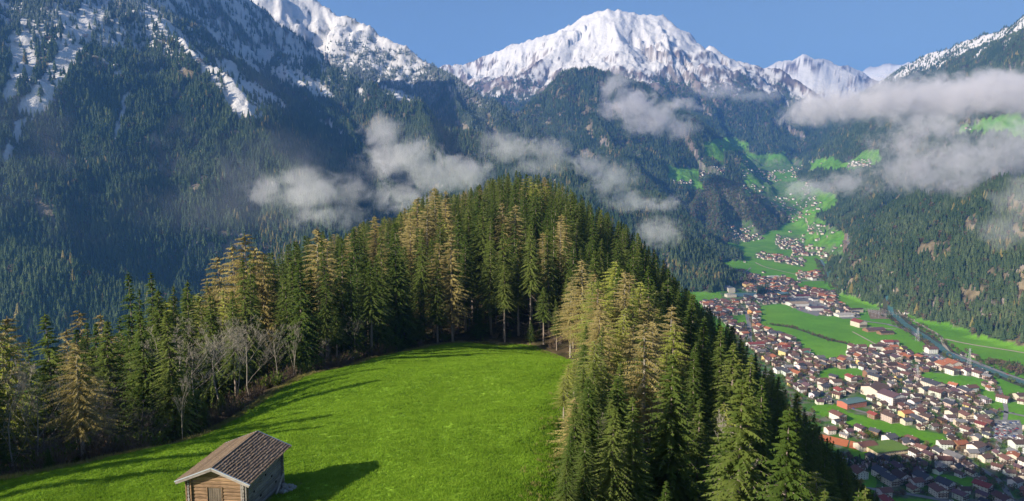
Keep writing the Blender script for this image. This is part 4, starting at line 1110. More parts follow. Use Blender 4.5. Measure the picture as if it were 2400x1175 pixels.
# ---------------------------------------------------------------- the hay hut on the meadow
def box(mb, x0, y0, z0, x1, y1, z1):
    b = mb.n
    mb.v += [(x0, y0, z0), (x1, y0, z0), (x1, y1, z0), (x0, y1, z0), (x0, y0, z1), (x1, y0, z1), (x1, y1, z1), (x0, y1, z1)]
    mb.f += [(b, b + 3, b + 2, b + 1), (b + 4, b + 5, b + 6, b + 7), (b, b + 1, b + 5, b + 4), (b + 1, b + 2, b + 6, b + 5), (b + 2, b + 3, b + 7, b + 6), (b + 3, b, b + 4, b + 7)]
    mb.n += 8
def wood(name, c1, c2, sc=(2, 2, 14), rough=.85, spots=None, objvar=.3):
    m, nt, b = mat(name, rough, .2)
    tc = nnode(nt, 'ShaderNodeTexCoord'); mp = nnode(nt, 'ShaderNodeMapping'); mp.inputs['Scale'].default_value = sc
    nt.links.new(tc.outputs['Object'], mp.inputs[0])
    oi = nnode(nt, 'ShaderNodeObjectInfo')
    av = nnode(nt, 'ShaderNodeVectorMath', operation='ADD'); nt.links.new(mp.outputs[0], av.inputs[0])
    sv = nnode(nt, 'ShaderNodeVectorMath', operation='SCALE'); nt.links.new(oi.outputs['Location'], sv.inputs[0]); sv.inputs['Scale'].default_value = 3.7
    nt.links.new(sv.outputs[0], av.inputs[1])
    nz = noise_tex(nt, 1.0, 5, .65, av.outputs[0], .6)
    t = math_(nt, 'MULTIPLY_ADD', nz.outputs[0], 2.4, -.7)
    t = math_(nt, 'ADD', t, math_(nt, 'MULTIPLY_ADD', oi.outputs['Random'], objvar * 2, -objvar), clamp=True)
    mix = nnode(nt, 'ShaderNodeMix', data_type='RGBA'); nt.links.new(t, mix.inputs['Factor'])
    mix.inputs['A'].default_value = (*c1, 1); mix.inputs['B'].default_value = (*c2, 1)
    colr = mix.outputs['Result']
    if spots:
        n2 = noise_tex(nt, spots[0], 3, .6, tc.outputs['Object'])
        t2 = math_(nt, 'MULTIPLY', math_(nt, 'SUBTRACT', n2.outputs[0], spots[2]), 9.0, clamp=True)
        mx = nnode(nt, 'ShaderNodeMix', data_type='RGBA'); nt.links.new(t2, mx.inputs['Factor']); nt.links.new(colr, mx.inputs['A']); mx.inputs['B'].default_value = (*spots[1], 1)
        colr = mx.outputs['Result']
    nt.links.new(colr, b.inputs['Base Color'])
    bu = nnode(nt, 'ShaderNodeBump'); bu.inputs['Strength'].default_value = .6; bu.inputs['Distance'].default_value = .02
    nt.links.new(nz.outputs[0], bu.inputs['Height']); nt.links.new(bu.outputs[0], b.inputs['Normal'])
    return m
W_FRONT = wood('sunburnt_logs', (0.085, 0.055, 0.035), (0.30, 0.195, 0.115), (2, 2, 12))
W_SIDE = wood('weathered_logs', (0.12, 0.11, 0.10), (0.30, 0.28, 0.26), (2, 2, 12))
W_ROOF = wood('weathered_shingles', (0.085, 0.060, 0.042), (0.27, 0.205, 0.15), (5, 2.5, 5), spots=(7.0, (0.33, 0.30, 0.27), .62))
W_ROOF_B = wood('brown_shingles', (0.12, 0.085, 0.055), (0.24, 0.175, 0.115), (9, 9, 9))
W_HATCH = wood('speckled_boards', (0.07, 0.06, 0.045), (0.16, 0.13, 0.10), (9, 9, 2), spots=(14.0, (0.5, 0.47, 0.4), .66))
W_BARGE = wood('grey_bargeboard', (0.16, 0.14, 0.13), (0.32, 0.29, 0.27), (2, 9, 9))
W_TRIM = wood('pale_beam', (0.30, 0.27, 0.24), (0.5, 0.47, 0.43), (2, 9, 9))
M_METAL, ntm, bmt = mat('galvanised_edging', .45, .5); bmt.inputs['Base Color'].default_value = (.42, .46, .52, 1); bmt.inputs['Metallic'].default_value = .35
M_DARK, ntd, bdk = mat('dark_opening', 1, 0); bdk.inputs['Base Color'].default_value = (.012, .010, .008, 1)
M_STONE, nts, bst = mat('grey_field_stone', .95, .1)
_n = noise_tex(nts, 3.0, 4, .6, nnode(nts, 'ShaderNodeNewGeometry').outputs['Position'])
_r = nnode(nts, 'ShaderNodeValToRGB'); _r.color_ramp.elements[0].color = (.12, .12, .11, 1); _r.color_ramp.elements[1].color = (.42, .41, .38, 1)
nts.links.new(_n.outputs[0], _r.inputs[0]); nts.links.new(_r.outputs[0], bst.inputs['Base Color'])

HX, HY = -19.05, 45.2
ANG = math.atan2(6.3, .65) - math.pi / 2
HZ = 376.45
hut = add('hay_hut', None, loc=(HX, HY, HZ), rz=ANG)
tag(hut, 'small weathered log hut with a shingle roof standing on the bright meadow', 'hut')
RZ, EZ, HW, HL = 380.9 - HZ, 379.9 - HZ, 2.48, 3.17        # ridge, eaves, half width, half length of the roof
WX, WY0, WY1 = 1.88, -2.62, 2.72                            # walls
zlow = -1.1
rnh = random.Random(4)
def roof_z(x): return RZ - abs(x) * (RZ - EZ) / HW
# log walls: each log a part
NLOG = 19
lh = (EZ + .18 - zlow) / NLOG
def log_mesh(L, h, m_):
    mb = MB(); k = 8
    ring = [(math.cos(2 * math.pi * (j + .5) / k) * .075, math.sin(2 * math.pi * (j + .5) / k) * h * .53) for j in range(k)]
    mb.v += [(-L / 2, a, b) for a, b in ring] + [(L / 2, a, b) for a, b in ring]
    mb.f += [(j, (j + 1) % k, (j + 1) % k + k, j + k) for j in range(k)] + [tuple(range(k))[::-1], tuple(range(k, 2 * k))]
    mb.n = 2 * k
    me = mb.mesh('log', [m_]); return me
frontL, sideL = 2 * WX + .44, (WY1 - WY0) + .44
lf, ls, lb = log_mesh(frontL, lh, W_FRONT), log_mesh(sideL, lh, W_SIDE), log_mesh(frontL, lh, W_SIDE)
short = log_mesh(1.0, lh, W_FRONT)
HX0, HX1, HZ0, HZ1 = -.62, .34, 1.72, 2.98                   # hatch opening in the front wall
for i in range(NLOG):
    z = zlow + lh * (i + .5)
    if HZ0 < z < HZ1:
        for a, b in ((-frontL / 2, HX0), (HX1, frontL / 2)):
            o = add('log', short, hut, ((a + b) / 2, WY0, z)); o.scale = (b - a, 1, 1)
    else:
        add('log', lf, hut, (0, WY0 + rnh.uniform(-.008, .008), z))
    add('log', lb, hut, (0, WY1, z))
    for sx in (-1, 1):
        o = add('log', ls, hut, (sx * (WX + rnh.uniform(-.006, .006)), (WY0 + WY1) / 2, z + lh * .5 * (1 if i < NLOG - 1 else 0))); o.rotation_euler = (0, 0, math.pi / 2)
# gable logs above the eaves
z = zlow + lh * (NLOG + .5); k = 0
while z < RZ - .22:
    hw = (RZ - .12 - z) * HW / (RZ - EZ)
    hw = min(hw, WX)
    for yy_, m_ in ((WY0, short), (WY1, log_mesh(1.0, lh, W_SIDE) if k == 0 else gb)):
        if yy_ == WY0 and HZ0 < z < HZ1:
            for a, b in ((-hw, HX0), (HX1, hw)):
                if b - a > .1:
                    o = add('log', m_, hut, ((a + b) / 2, yy_, z)); o.scale = (b - a, 1, 1)
        else:
            o = add('log', m_, hut, (0, yy_, z)); o.scale = (2 * hw, 1, 1)
        if yy_ == WY1: gb = m_
    z += lh; k += 1
# dark box added inside so that the gaps do not show daylight
mb = MB(); box(mb, -WX + .1, WY0 + .1, zlow, WX - .1, WY1 - .1, EZ + .05); add('daylight_blocker', mb.mesh('daylight_blocker', [M_DARK]), hut)
# hatch of upright boards with a frame, the sill beam and the pole under it
nb_ = 6; bw = (HX1 - HX0) / nb_
mb = MB(); box(mb, -bw / 2 + .008, -.02, 0, bw / 2 - .008, .02, HZ1 - HZ0); bd_ = mb.mesh('board', [W_HATCH])
hatch = add('hatch', (lambda q: (box(q, HX0 - .07, WY0 - .10, HZ0 - .05, HX0 + .0, WY0 - .03, HZ1 + .05), box(q, HX1, WY0 - .10, HZ0 - .05, HX1 + .07, WY0 - .03, HZ1 + .05), box(q, HX0 + .002, WY0 - .10, HZ1 + .0, HX1 - .002, WY0 - .03, HZ1 + .07), q)[-1].mesh('hatch', [W_FRONT]))(MB()), hut)
for i in range(nb_): add('board', bd_, hatch, (HX0 + bw * (i + .5), WY0 - .02 - rnh.uniform(0, .012), HZ0 + rnh.uniform(-.02, 0)))
mb = MB(); box(mb, -1.15, WY0 - .24, HZ0 - .30, 1.0, WY0 - .08, HZ0 - .19); add('sill_beam', mb.mesh('sill_beam', [W_TRIM]), hut)
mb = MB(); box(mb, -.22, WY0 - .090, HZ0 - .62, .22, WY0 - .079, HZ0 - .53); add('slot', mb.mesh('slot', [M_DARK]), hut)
# corner posts
for sx in (-1, 1):
    for j, dx in enumerate((-.14, .17)):
        mb = MB(); box(mb, -.045, -.05, zlow, .045, .05, EZ + .10 + (.1 if j == 0 else .0)); o = add('corner_post', mb.mesh('corner_post', [W_FRONT if sx < 0 else W_SIDE]), hut, (sx * (WX + dx * 1), WY0 - .13, 0))
# purlins carrying the roof
for x in (-WX, 0, WX):
    mb = MB(); zt = roof_z(x) - .13; mb.tube([(x, -HL + .05, zt), (x, HL - .05, zt)], [.085, .085], 8, cap=True); add('purlin', mb.mesh('purlin', [W_FRONT if x == 0 else W_SIDE]), hut)
# roof: boarding, then rows of shingles, each row a part
sl = math.hypot(HW, RZ - EZ)
NR_ = 13
for sx in (-1, 1):
    ux, uz = sx * HW / sl, -(RZ - EZ) / sl
    nx, nz_ = sx * (RZ - EZ) / sl, HW / sl
    def RP(s, y, h): return (ux * s + nx * h, y, RZ + uz * s + nz_ * h)
    mb = MB(); b = mb.n
    mb.v += [RP(0, -HL + .04, -.05), RP(sl - .02, -HL + .04, -.05), RP(sl - .02, HL - .04, -.05), RP(0, HL - .04, -.05), RP(0, -HL + .04, 0), RP(sl - .02, -HL + .04, 0), RP(sl - .02, HL - .04, 0), RP(0, HL - .04, 0)]
    mb.f += [(0, 1, 2, 3), (4, 7, 6, 5), (0, 4, 5, 1), (1, 5, 6, 2), (2, 6, 7, 3), (3, 7, 4, 0)]; mb.n = 8
    add('roof_boarding', mb.mesh('roof_boarding', [W_SIDE]), hut)
    st = sl / NR_
    for r in range(NR_):
        mb = MB(); y = -HL + .03
        while y < HL - .05:
            w = rnh.uniform(.11, .24); y2 = min(y + w, HL - .03)
            s0, s1 = st * r - .05 if r else .0, st * (r + 1) + rnh.uniform(.0, .06)
            t0, t1 = .012, .085 + rnh.uniform(0, .025)
            b = mb.n
            mb.v += [RP(s0, y + .006, t0), RP(s1, y + .006, t1 - .03), RP(s1, y2 - .006, t1 - .03), RP(s0, y2 - .006, t0), RP(s0, y + .006, t0 + .02), RP(s1, y + .006, t1 + .012), RP(s1, y2 - .006, t1 + .012), RP(s0, y2 - .006, t0 + .02)]
            mb.f += [tuple(b + q for q in f) for f in ((0, 3, 2, 1), (4, 5, 6, 7), (0, 1, 5, 4), (1, 2, 6, 5), (2, 3, 7, 6), (3, 0, 4, 7))]; mb.n += 8
            y = y2
        add('shingle_row', mb.mesh('shingle_row', [W_ROOF if sx > 0 else W_ROOF_B]), hut)
    # bargeboards with metal edging, front and back
    for ye, d in ((-HL, -1), (HL, 1)):
        def slab(name, s0, s1, h0, h1, y0, y1, m_):
            mb = MB(); mb.v += [RP(s, y, h) for h in (h0, h1) for (s, y) in ((s0, y0), (s1, y0), (s1, y1), (s0, y1))]
            mb.f += [(0, 1, 2, 3), (4, 7, 6, 5), (0, 4, 5, 1), (1, 5, 6, 2), (2, 6, 7, 3), (3, 7, 4, 0)]; mb.n = 8
            add(name, mb.mesh(name, [m_]), hut)
        slab('bargeboard', 0.0, sl + .05, -.13, .03, ye, ye + d * .035, W_BARGE)
        slab('metal_edging', 0.0, sl + .07, .033, .085, ye - d * .05, ye + d * .05, M_METAL)
mb = MB(); mb.tube([(0, -HL, RZ + .055), (0, HL, RZ + .055)], [.06, .06], 6, cap=True); add('ridge_cap', mb.mesh('ridge_cap', [W_ROOF]), hut)
# small square holes in the right wall, a leaning plank
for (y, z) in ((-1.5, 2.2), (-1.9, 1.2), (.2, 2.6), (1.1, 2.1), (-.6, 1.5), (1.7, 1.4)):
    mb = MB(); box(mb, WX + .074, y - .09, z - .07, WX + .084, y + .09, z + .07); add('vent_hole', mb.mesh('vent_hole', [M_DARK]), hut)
lk = add('plank', (lambda q: (box(q, -.06, -.9, -.015, .06, .9, .015), q)[-1].mesh('plank', [W_TRIM]))(MB()), None)
c_, s_ = math.cos(ANG), math.sin(ANG)
def HP(x, y): return (HX + c_ * x - s_ * y, HY + s_ * x + c_ * y)
gx_, gy_ = HP(WX + .42, 1.55)
lk.location = (gx_, gy_, float(ground(gx_, gy_)[0]) + .55); lk.rotation_euler = (R(38), 0, ANG)
tag(lk, 'loose grey plank leaning beside the shaded wall of the hut', 'plank')
# heap of stones at the foot of the shaded wall
stone = []
for i in range(3):
    bm = bmesh.new(); bmesh.ops.create_icosphere(bm, subdivisions=2, radius=1)
    rn_ = random.Random(i)
    for v in bm.verts: v.co *= 1 + rn_.uniform(-.16, .16); 
    me = bpy.data.meshes.new('stone'); bm.to_mesh(me); bm.free(); me.materials.append(M_STONE); stone.append(me)
heap = add('stone_heap', None, loc=(*HP(WX + .62, 2.0), float(ground(*HP(WX + .62, 2.0))[0])))
tag(heap, 'heap of grey stones at the shaded back corner of the hut', 'stone heap')
for i in range(46):
    a, r_ = rnh.uniform(0, 6.28), rnh.random() ** .7
    s = rnh.uniform(.09, .2)
    dx_, dy_ = math.cos(a) * r_ * .55, math.sin(a) * r_ * 1.05
    gz__ = float(ground(heap.location.x + dx_, heap.location.y + dy_)[0]) - heap.location.z
    o = add('stone', stone[i % 3], heap, (dx_, dy_, gz__ + (1 - r_) * .42 * rnh.random() + .05), rz=a); o.scale = (s * 1.3, s, s * .8)

# white notice board in the bushes at the upper edge
M_WHITE, ntw, bw_ = mat('white_board', .6, .3); bw_.inputs['Base Color'].default_value = (.75, .72, .68, 1)
a_, b_ = ray(826, 850); sx_, sy_ = a_ * 131, 131
sz_ = float(ground(sx_, sy_)[0])
sg = add('notice_board', None, loc=(sx_, sy_, sz_))
tag(sg, 'small white notice board on a post among the brown bushes', 'sign')
mb = MB(); box(mb, -.05, -.05, -.2, .05, .05, 1.2); add('post', mb.mesh('post', [W_TRIM]), sg)
mb = MB(); box(mb, -.42, -.09, .75, .42, -.06, 1.4); add('board', mb.mesh('board', [M_WHITE]), sg)
# fallen logs and roots at the right corner of the meadow
for i, (px, py, y, L, rz) in enumerate(((1342, 838, 147, 3.2, .4), (1350, 845, 143, 2.4, -.5), (1336, 832, 151, 2.8, 1.0))):
    a_, b_ = ray(px, py); x = a_ * y; mb = MB()
    mb.tube([(-L / 2, 0, 0), (0, .05, .04), (L / 2, -.05, .0)], [.17, .15, .1], 7, cap=True)
    for j in range(5): mb.tube([(-L / 2 + j * .4, 0, 0), (-L / 2 + j * .4 + .2, rnh.uniform(-.6, .6), rnh.uniform(.2, .7))], [.04, .01], 3)
    o = add('fallen_log', mb.mesh('fallen_log', [W_TRIM if i else W_FRONT]), None, (x, y, float(ground(x, y)[0]) + .15), rz=rz)
    tag(o, ['longest grey fallen log at the right corner of the meadow', 'short grey fallen log at the right corner of the meadow', 'pale fallen log behind the other two at the right corner of the meadow'][i] if i else 'reddish fallen log at the right corner of the meadow', 'log')
# ---------------------------------------------------------------- roads, river, open ground
def flat_mat(name, c, rough=.9, var=.18, sc=.15, spec=.2):
    m, nt, b = mat(name, rough, spec)
    nz = noise_tex(nt, sc, 4, .6, nnode(nt, 'ShaderNodeNewGeometry').outputs['Position'])
    rgb = nnode(nt, 'ShaderNodeRGB'); rgb.outputs[0].default_value = (*c, 1)
    nt.links.new(scale_colour(nt, rgb.outputs[0], math_(nt, 'MULTIPLY_ADD', nz.outputs[0], var * 4, 1 - var * 2)), b.inputs['Base Color'])
    return m
M_ROAD = flat_mat('grey_asphalt', (.21, .205, .20)); M_TRACK = flat_mat('pale_gravel', (.38, .32, .25)); M_LOT = flat_mat('parking_asphalt', (.19, .185, .18), sc=.3)
M_GRAVEL = flat_mat('brown_shoulder', (.20, .15, .10), sc=.1, var=.3); M_CLAY = flat_mat('orange_clay', (.52, .17, .07), var=.08); M_PAINT = flat_mat('white_paint', (.75, .75, .73), var=.03)
M_WATER = flat_mat('teal_river_water', (.06, .145, .15), rough=.3, var=.2, sc=.05, spec=.5); M_POOL = flat_mat('blue_pool_water', (.06, .25, .50), rough=.1, var=.05)
M_LAWN = flat_mat('lawn', (.10, .20, .025)); M_SCRUB_G = flat_mat('bank_scrub', (.06, .065, .035), var=.3, sc=.08)
def gpt(px, py):
    """point of the ground in the valley seen at a photograph position"""
    a, b = ray(px, py); y = np.linspace(500, 6500, 1500)
    zz = ground(a * y, y); ok = np.nonzero(CAMZ + b * y <= zz)[0]
    k = ok[0] if len(ok) else -1
    return (a * y[k], y[k])
def gflat(px, py):
    if py > 600: return G(px, py, 25.0)
    return gpt(px, py)
def strip(name, pts, width, dz, m_, label=None, kind='structure', world=False, taper=None):
    w = [gflat(*p) for p in pts] if not world else pts
    out = []
    for (a, b) in zip(w[:-1], w[1:]):
        n_ = max(2, int(math.hypot(b[0] - a[0], b[1] - a[1]) / 12))
        out += [(a[0] + (b[0] - a[0]) * t / n_, a[1] + (b[1] - a[1]) * t / n_) for t in range(n_)]
    out.append(w[-1]); q = np.array(out)
    for _ in range(6): q[1:-1] = (q[:-2] + q[1:-1] * 2 + q[2:]) / 4
    t = np.gradient(q, axis=0); t /= np.linalg.norm(t, axis=1)[:, None] + 1e-9; nrm = np.stack([-t[:, 1], t[:, 0]], -1)
    ww = np.full(len(q), width / 2.0)
    if taper: ww *= np.interp(np.linspace(0, 1, len(q)), *taper)
    ww = ww * (1 + (.12 * np.sin(np.arange(len(q)) * .9) if 'river' in name else 0))
    cols_ = np.linspace(-1, 1, 5)
    V = []
    for c in cols_:
        pp = q + nrm * ww[:, None] * c; z = np.maximum(ground(pp[:, 0], pp[:, 1]), ground(q[:, 0], q[:, 1])) + dz
        V.append(np.stack([pp[:, 0], pp[:, 1], z], -1))
    V = np.stack(V, 1).reshape(-1, 3); n_ = len(q); F = []
    for i in range(n_ - 1):
        for j in range(4): F.append((i * 5 + j + 1, i * 5 + j, (i + 1) * 5 + j, (i + 1) * 5 + j + 1))
    o = add(name, mesh_np(name, V, np.array(F, np.int32), [m_])); tag(o, label, kind=kind); return q
def patch(name, poly, dz, m_, label=None, world=False):
    w = [gflat(*p) for p in poly] if not world else poly
    z = float(np.max(ground([p[0] for p in w], [p[1] for p in w]))) + dz
    me = mesh_np(name, [(p[0], p[1], z) for p in w], [tuple(range(len(w)))], [m_])
    o = add(name, me); tag(o, label, kind='structure'); return w
RIVER = [(1925, 612), (1936, 628), (1942, 645), (1950, 660), (1975, 680), (2000, 691), (2035, 700), (2060, 708), (2082, 722), (2100, 742), (2125, 764), (2160, 785), (2195, 808), (2225, 832), (2262, 850), (2300, 862), (2350, 880), (2400, 898), (2500, 935)]
r1 = strip('river', RIVER, 18, .55, M_WATER, 'teal river winding along the right side of the valley floor', taper=([0, .3, 1], [.55, .8, 1]))
strip('river_bank', RIVER, 44, .30, M_SCRUB_G, 'scrubby strip along both banks of the river', taper=([0, .3, 1], [.55, .8, 1]))
strip('gravel_bar', [(1985, 684), (2010, 692), (2040, 698)], 9, .7, M_TRACK, 'pale gravel bar in the river')
ROADS = []
for nm, pts, w_, m_, lab in [
    ('road', [(2078, 760), (2110, 768), (2140, 780), (2165, 796), (2190, 812), (2225, 828), (2280, 846), (2330, 868), (2400, 893), (2500, 930)], 13, M_ROAD, 'main road with the rail line beside the river'),
    ('road', [(1990, 548), (1984, 565), (1992, 582), (1997, 598), (1986, 615), (1984, 630), (1992, 645), (2004, 655), (1996, 658), (1950, 658), (1880, 659), (1830, 661), (1800, 668), (1790, 676)], 11, M_ROAD, 'road curving down from the upper valley and crossing the fields'),
    ('road', [(1790, 676), (1812, 674), (1840, 672), (1865, 685), (1895, 700), (1930, 716), (1955, 738), (2000, 748), (2040, 756), (2078, 760)], 10, M_ROAD, 'road past the industrial yards'),
    ('road', [(1730, 712), (1742, 722), (1752, 740), (1756, 765), (1757, 800)], 10, M_ROAD, 'straight road through the houses left of the large field'),
    ('road', [(1757, 800), (1790, 815), (1840, 850), (1880, 880), (1900, 905), (1930, 925), (1990, 960), (2060, 975)], 7, M_ROAD, 'street through the middle of the town'),
    ('road', [(1880, 880), (1960, 900), (2040, 902), (2100, 925), (2160, 925), (2230, 945), (2300, 955), (2400, 975), (2500, 1000)], 8, M_ROAD, 'street running to the fields on the right'),
    ('road', [(1930, 925), (1990, 905), (2040, 902)], 6, M_ROAD, 'short street between the two town streets'),
    ('road', [(2030, 1145), (2120, 1155), (2200, 1172), (2300, 1190)], 7, M_ROAD, 'grey lane in the shade at the bottom of the town'),
    ('road', [(2160, 1045), (2230, 1065), (2280, 1090), (2330, 1110), (2360, 1150), (2380, 1190)], 7, M_ROAD, 'street between the near chalets'),
    ('road', [(2340, 905), (2360, 960), (2350, 1010), (2335, 1060)], 6, M_ROAD, 'lane leading to the parking ground'),
    ('road', [(2000, 762), (2060, 770), (2100, 772)], 5, M_TRACK, 'farm road to the red-roofed farm'),
    ('road', [(1998, 778), (2030, 795), (2060, 812)], 4, M_TRACK, 'field path leading to the farm'),
    ('road', [(1770, 617), (1790, 626), (1850, 640), (1880, 647), (1925, 655)], 6, M_TRACK, 'lane past the small hamlets'),
    ('road', [(1735, 655), (1745, 640), (1760, 628)], 6, M_ROAD, 'road bend at the foot of the forested spur'),
    ('road', [(1860, 500), (1890, 520), (1915, 545), (1940, 560)], 6, M_TRACK, 'lane between the upper hamlets'),
    ('track', [(1998, 662), (2030, 674), (2062, 692), (2090, 715), (2105, 736), (2140, 752), (2170, 768), (2205, 788), (2215, 815), (2240, 845), (2280, 862)], 7, M_TRACK, 'pale track along the foot of the forested slope'),
    ('track', [(2215, 795), (2260, 806), (2320, 815), (2370, 822), (2440, 835)], 8, M_TRACK, 'pale track below the bare slope on the right')]:
    q = strip(nm, pts, w_, .42 if nm == 'road' else .38, m_, lab); ROADS.append((q, w_))
strip('road_shoulder', [(1990, 548), (1984, 565), (1992, 582), (1997, 598), (1986, 615), (1984, 630), (1992, 645), (2004, 655)], 34, .2, M_GRAVEL, 'brown bare shoulder of the curving road')
strip('hedge_strip', [(1808, 762), (1850, 766), (1880, 775), (1920, 790), (1950, 800), (1985, 806)], 9, .3, M_SCRUB_G, 'dark overgrown ditch across the large field')
patch('parking_ground', [(2310, 985), (2390, 985), (2400, 1010), (2380, 1042), (2330, 1030), (2318, 1000)], .45, M_LOT, 'large grey parking ground among the near houses')
patch('yard', [(1840, 700), (1880, 690), (1950, 722), (1915, 742), (1870, 728)], .34, M_LOT, 'grey yard between the industrial halls')
patch('yard', [(1955, 738), (1975, 728), (2010, 735), (2018, 745), (1975, 748)], .34, M_LOT, 'paved yard beside the low flat buildings at the river field')
patch('yard', [(2160, 825), (2200, 832), (2245, 850), (2225, 862), (2180, 850)], .34, M_LOT, 'station yard beside the main road')
patch('tennis_court', [(1922, 1018), (1990, 1033), (1985, 1049), (1918, 1032)], .40, M_CLAY, 'orange clay courts at the left bottom of the town')
patch('tennis_court', [(1993, 1034), (2035, 1042), (2031, 1060), (1989, 1050)], .40, M_CLAY, 'shorter orange clay court beside the long one')
patch('reservoir', [(1722, 688), (1752, 686), (1776, 687), (1778, 693), (1750, 696), (1722, 695)], .4, M_WATER, 'small teal reservoir behind the power station')
patch('substation_ground', [(2032, 726), (2072, 728), (2092, 748), (2040, 748)], .3, M_GRAVEL, 'brown fenced ground of the substation')
for i, p in enumerate([[(2034, 1066), (2046, 1068), (2044, 1074), (2030, 1072)], [(2052, 1070), (2072, 1074), (2068, 1080), (2048, 1077)]]):
    patch('swimming_pool', p, .6, M_POOL, ['small blue pool left of the bath house', 'larger blue pool right of the bath house'][i])

# ---------------------------------------------------------------- houses
def obj_colour_mat(name, rough=.85, lo=.8, hi=1.15, sc=.8, fixed=None):
    m, nt, b = mat(name, rough, .2)
    nz = noise_tex(nt, sc, 4, .6, nnode(nt, 'ShaderNodeNewGeometry').outputs['Position'])
    if fixed is None: src = nnode(nt, 'ShaderNodeObjectInfo').outputs['Color']
    else:
        rgb = nnode(nt, 'ShaderNodeRGB'); rgb.outputs[0].default_value = (*fixed, 1); src = rgb.outputs[0]
    nt.links.new(scale_colour(nt, src, math_(nt, 'MULTIPLY_ADD', nz.outputs[0], (hi - lo) * 2, lo - (hi - lo) * .5)), b.inputs['Base Color'])
    return m
M_WALL, M_ROOF = obj_colour_mat('house_wall', lo=.92, hi=1.05), obj_colour_mat('house_roof', lo=.7, hi=1.25, sc=1.3)
M_TIMBER = flat_mat('balcony_timber', (.16, .085, .045), sc=2.0); M_CHIM = flat_mat('chimney_plaster', (.5, .47, .43)); M_FRAME = flat_mat('window_frame', (.7, .68, .64), var=.05)
M_GLASS, ntg, bgl = mat('window_glass', .08, .6); bgl.inputs['Base Color'].default_value = (.03, .04, .055, 1)
ROOFC = {'brown': (.105, .068, .055), 'dark grey': (.065, .066, .075), 'reddish brown': (.145, .072, .056), 'orange': (.33, .12, .06), 'red': (.20, .05, .042), 'dark brown': (.065, .042, .034), 'grey': (.16, .155, .155), 'green': (.035, .11, .085), 'purple brown': (.115, .068, .075)}
WALLC = {'white': (.66, .64, .60), 'cream': (.60, .53, .43), 'pale pink': (.50, .40, .34), 'yellow': (.72, .52, .22), 'orange': (.66, .34, .12), 'timber': (.26, .15, .085)}
def house_kind(W, D, Hh, pitch, over, storeys, bands, seed):
    """meshes of one chalet: gable towards -y; parts are wall, roof, balconies, windows"""
    rn = random.Random(seed); rh = W / 2 * math.tan(R(pitch))
    mb = MB(); mb.v = [(-W / 2, -D / 2, -1.5), (W / 2, -D / 2, -1.5), (W / 2, D / 2, -1.5), (-W / 2, D / 2, -1.5), (-W / 2, -D / 2, Hh), (W / 2, -D / 2, Hh), (W / 2, D / 2, Hh), (-W / 2, D / 2, Hh), (0, -D / 2, Hh + rh), (0, D / 2, Hh + rh)]
    mb.f = [(0, 1, 5, 8, 4), (2, 3, 7, 9, 6), (1, 2, 6, 5), (3, 0, 4, 7)]; mb.n = 10
    wall = mb.mesh('wall', [M_WALL])
    mb = MB(); t_ = .32
    for s in (-1, 1):
        e = W / 2 + over; ez = Hh + rh - e * math.tan(R(pitch)) + .05; y0, y1 = -D / 2 - over, D / 2 + over * .8
        b = mb.n; top = Hh + rh + .05
        mb.v += [(0, y0, top), (s * e, y0, ez), (s * e, y1, ez), (0, y1, top), (0, y0, top + t_), (s * e, y0, ez + t_), (s * e, y1, ez + t_), (0, y1, top + t_)]
        mb.f += [tuple(b + i for i in f) for f in ((0, 1, 2, 3), (4, 7, 6, 5), (0, 4, 5, 1), (1, 5, 6, 2), (2, 6, 7, 3))]; mb.n += 8
    roof = mb.mesh('roof', [M_ROOF])
    bal = []
    for z in bands:
        mb = MB(); box(mb, -W / 2 + .1, -D / 2 - 1.15, z, W / 2 - .1, -D / 2 - .003, z + .15); box(mb, -W / 2 + .1, -D / 2 - 1.15, z + .152, W / 2 - .1, -D / 2 - 1.03, z + 1.05)
        box(mb, -W / 2 + .1, -D / 2 - 1.028, z + .152, -W / 2 + .22, -D / 2 - .003, z + 1.05); box(mb, W / 2 - .22, -D / 2 - 1.028, z + .152, W / 2 - .1, -D / 2 - .003, z + 1.05)
        bal.append(mb.mesh('balcony', [M_TIMBER]))
    mb = MB(); box(mb, -.6, -.45, 0, .6, .45, 1.5); box(mb, -.75, -.6, 1.503, .75, .6, 1.65); chim = mb.mesh('chimney', [M_CHIM])
    # windows: position on the front and the two long sides
    win = []
    sh_ = (Hh - .2) / storeys
    for f in range(storeys):
        zc = .2 + sh_ * (f + .5)
        nfx = max(2, int(W / 3.2))
        for i in range(nfx): win.append((-W / 2 + W * (i + .5) / nfx, -D / 2, zc, 0))
        nfy = max(2, int(D / 3.6))
        for i in range(nfy):
            win.append((W / 2, -D / 2 + D * (i + .5) / nfy, zc, 1)); win.append((-W / 2, -D / 2 + D * (i + .5) / nfy, zc, -1))
    if rh > 1.8: win.append((0, -D / 2, Hh + rh * .35, 0))
    return dict(wall=wall, roof=roof, bal=bal, chim=chim, win=win, W=W, D=D, H=Hh, rh=rh)
mb = MB(); box(mb, -.62, -.06, -.72, .62, .03, .72); WIN_F = mb.mesh('window', [M_FRAME])
mb = MB(); box(mb, -.50, -.075, -.60, .50, -.063, .60); WIN_G = mb.mesh('pane', [M_GLASS])
HK = [house_kind(9, 10.5, 5.4, 23, 1.3, 2, [2.7], 1), house_kind(10.5, 12.5, 7.4, 22, 1.5, 3, [2.7, 5.0], 2), house_kind(8, 9, 4.8, 26, 1.1, 2, [2.6], 3), house_kind(12.5, 16, 8.6, 21, 1.6, 3, [2.9, 5.5], 4), house_kind(7, 12, 4.2, 24, .9, 1, [], 5), house_kind(14, 20, 10.5, 20, 1.5, 4, [2.8, 5.3, 7.8], 6)]
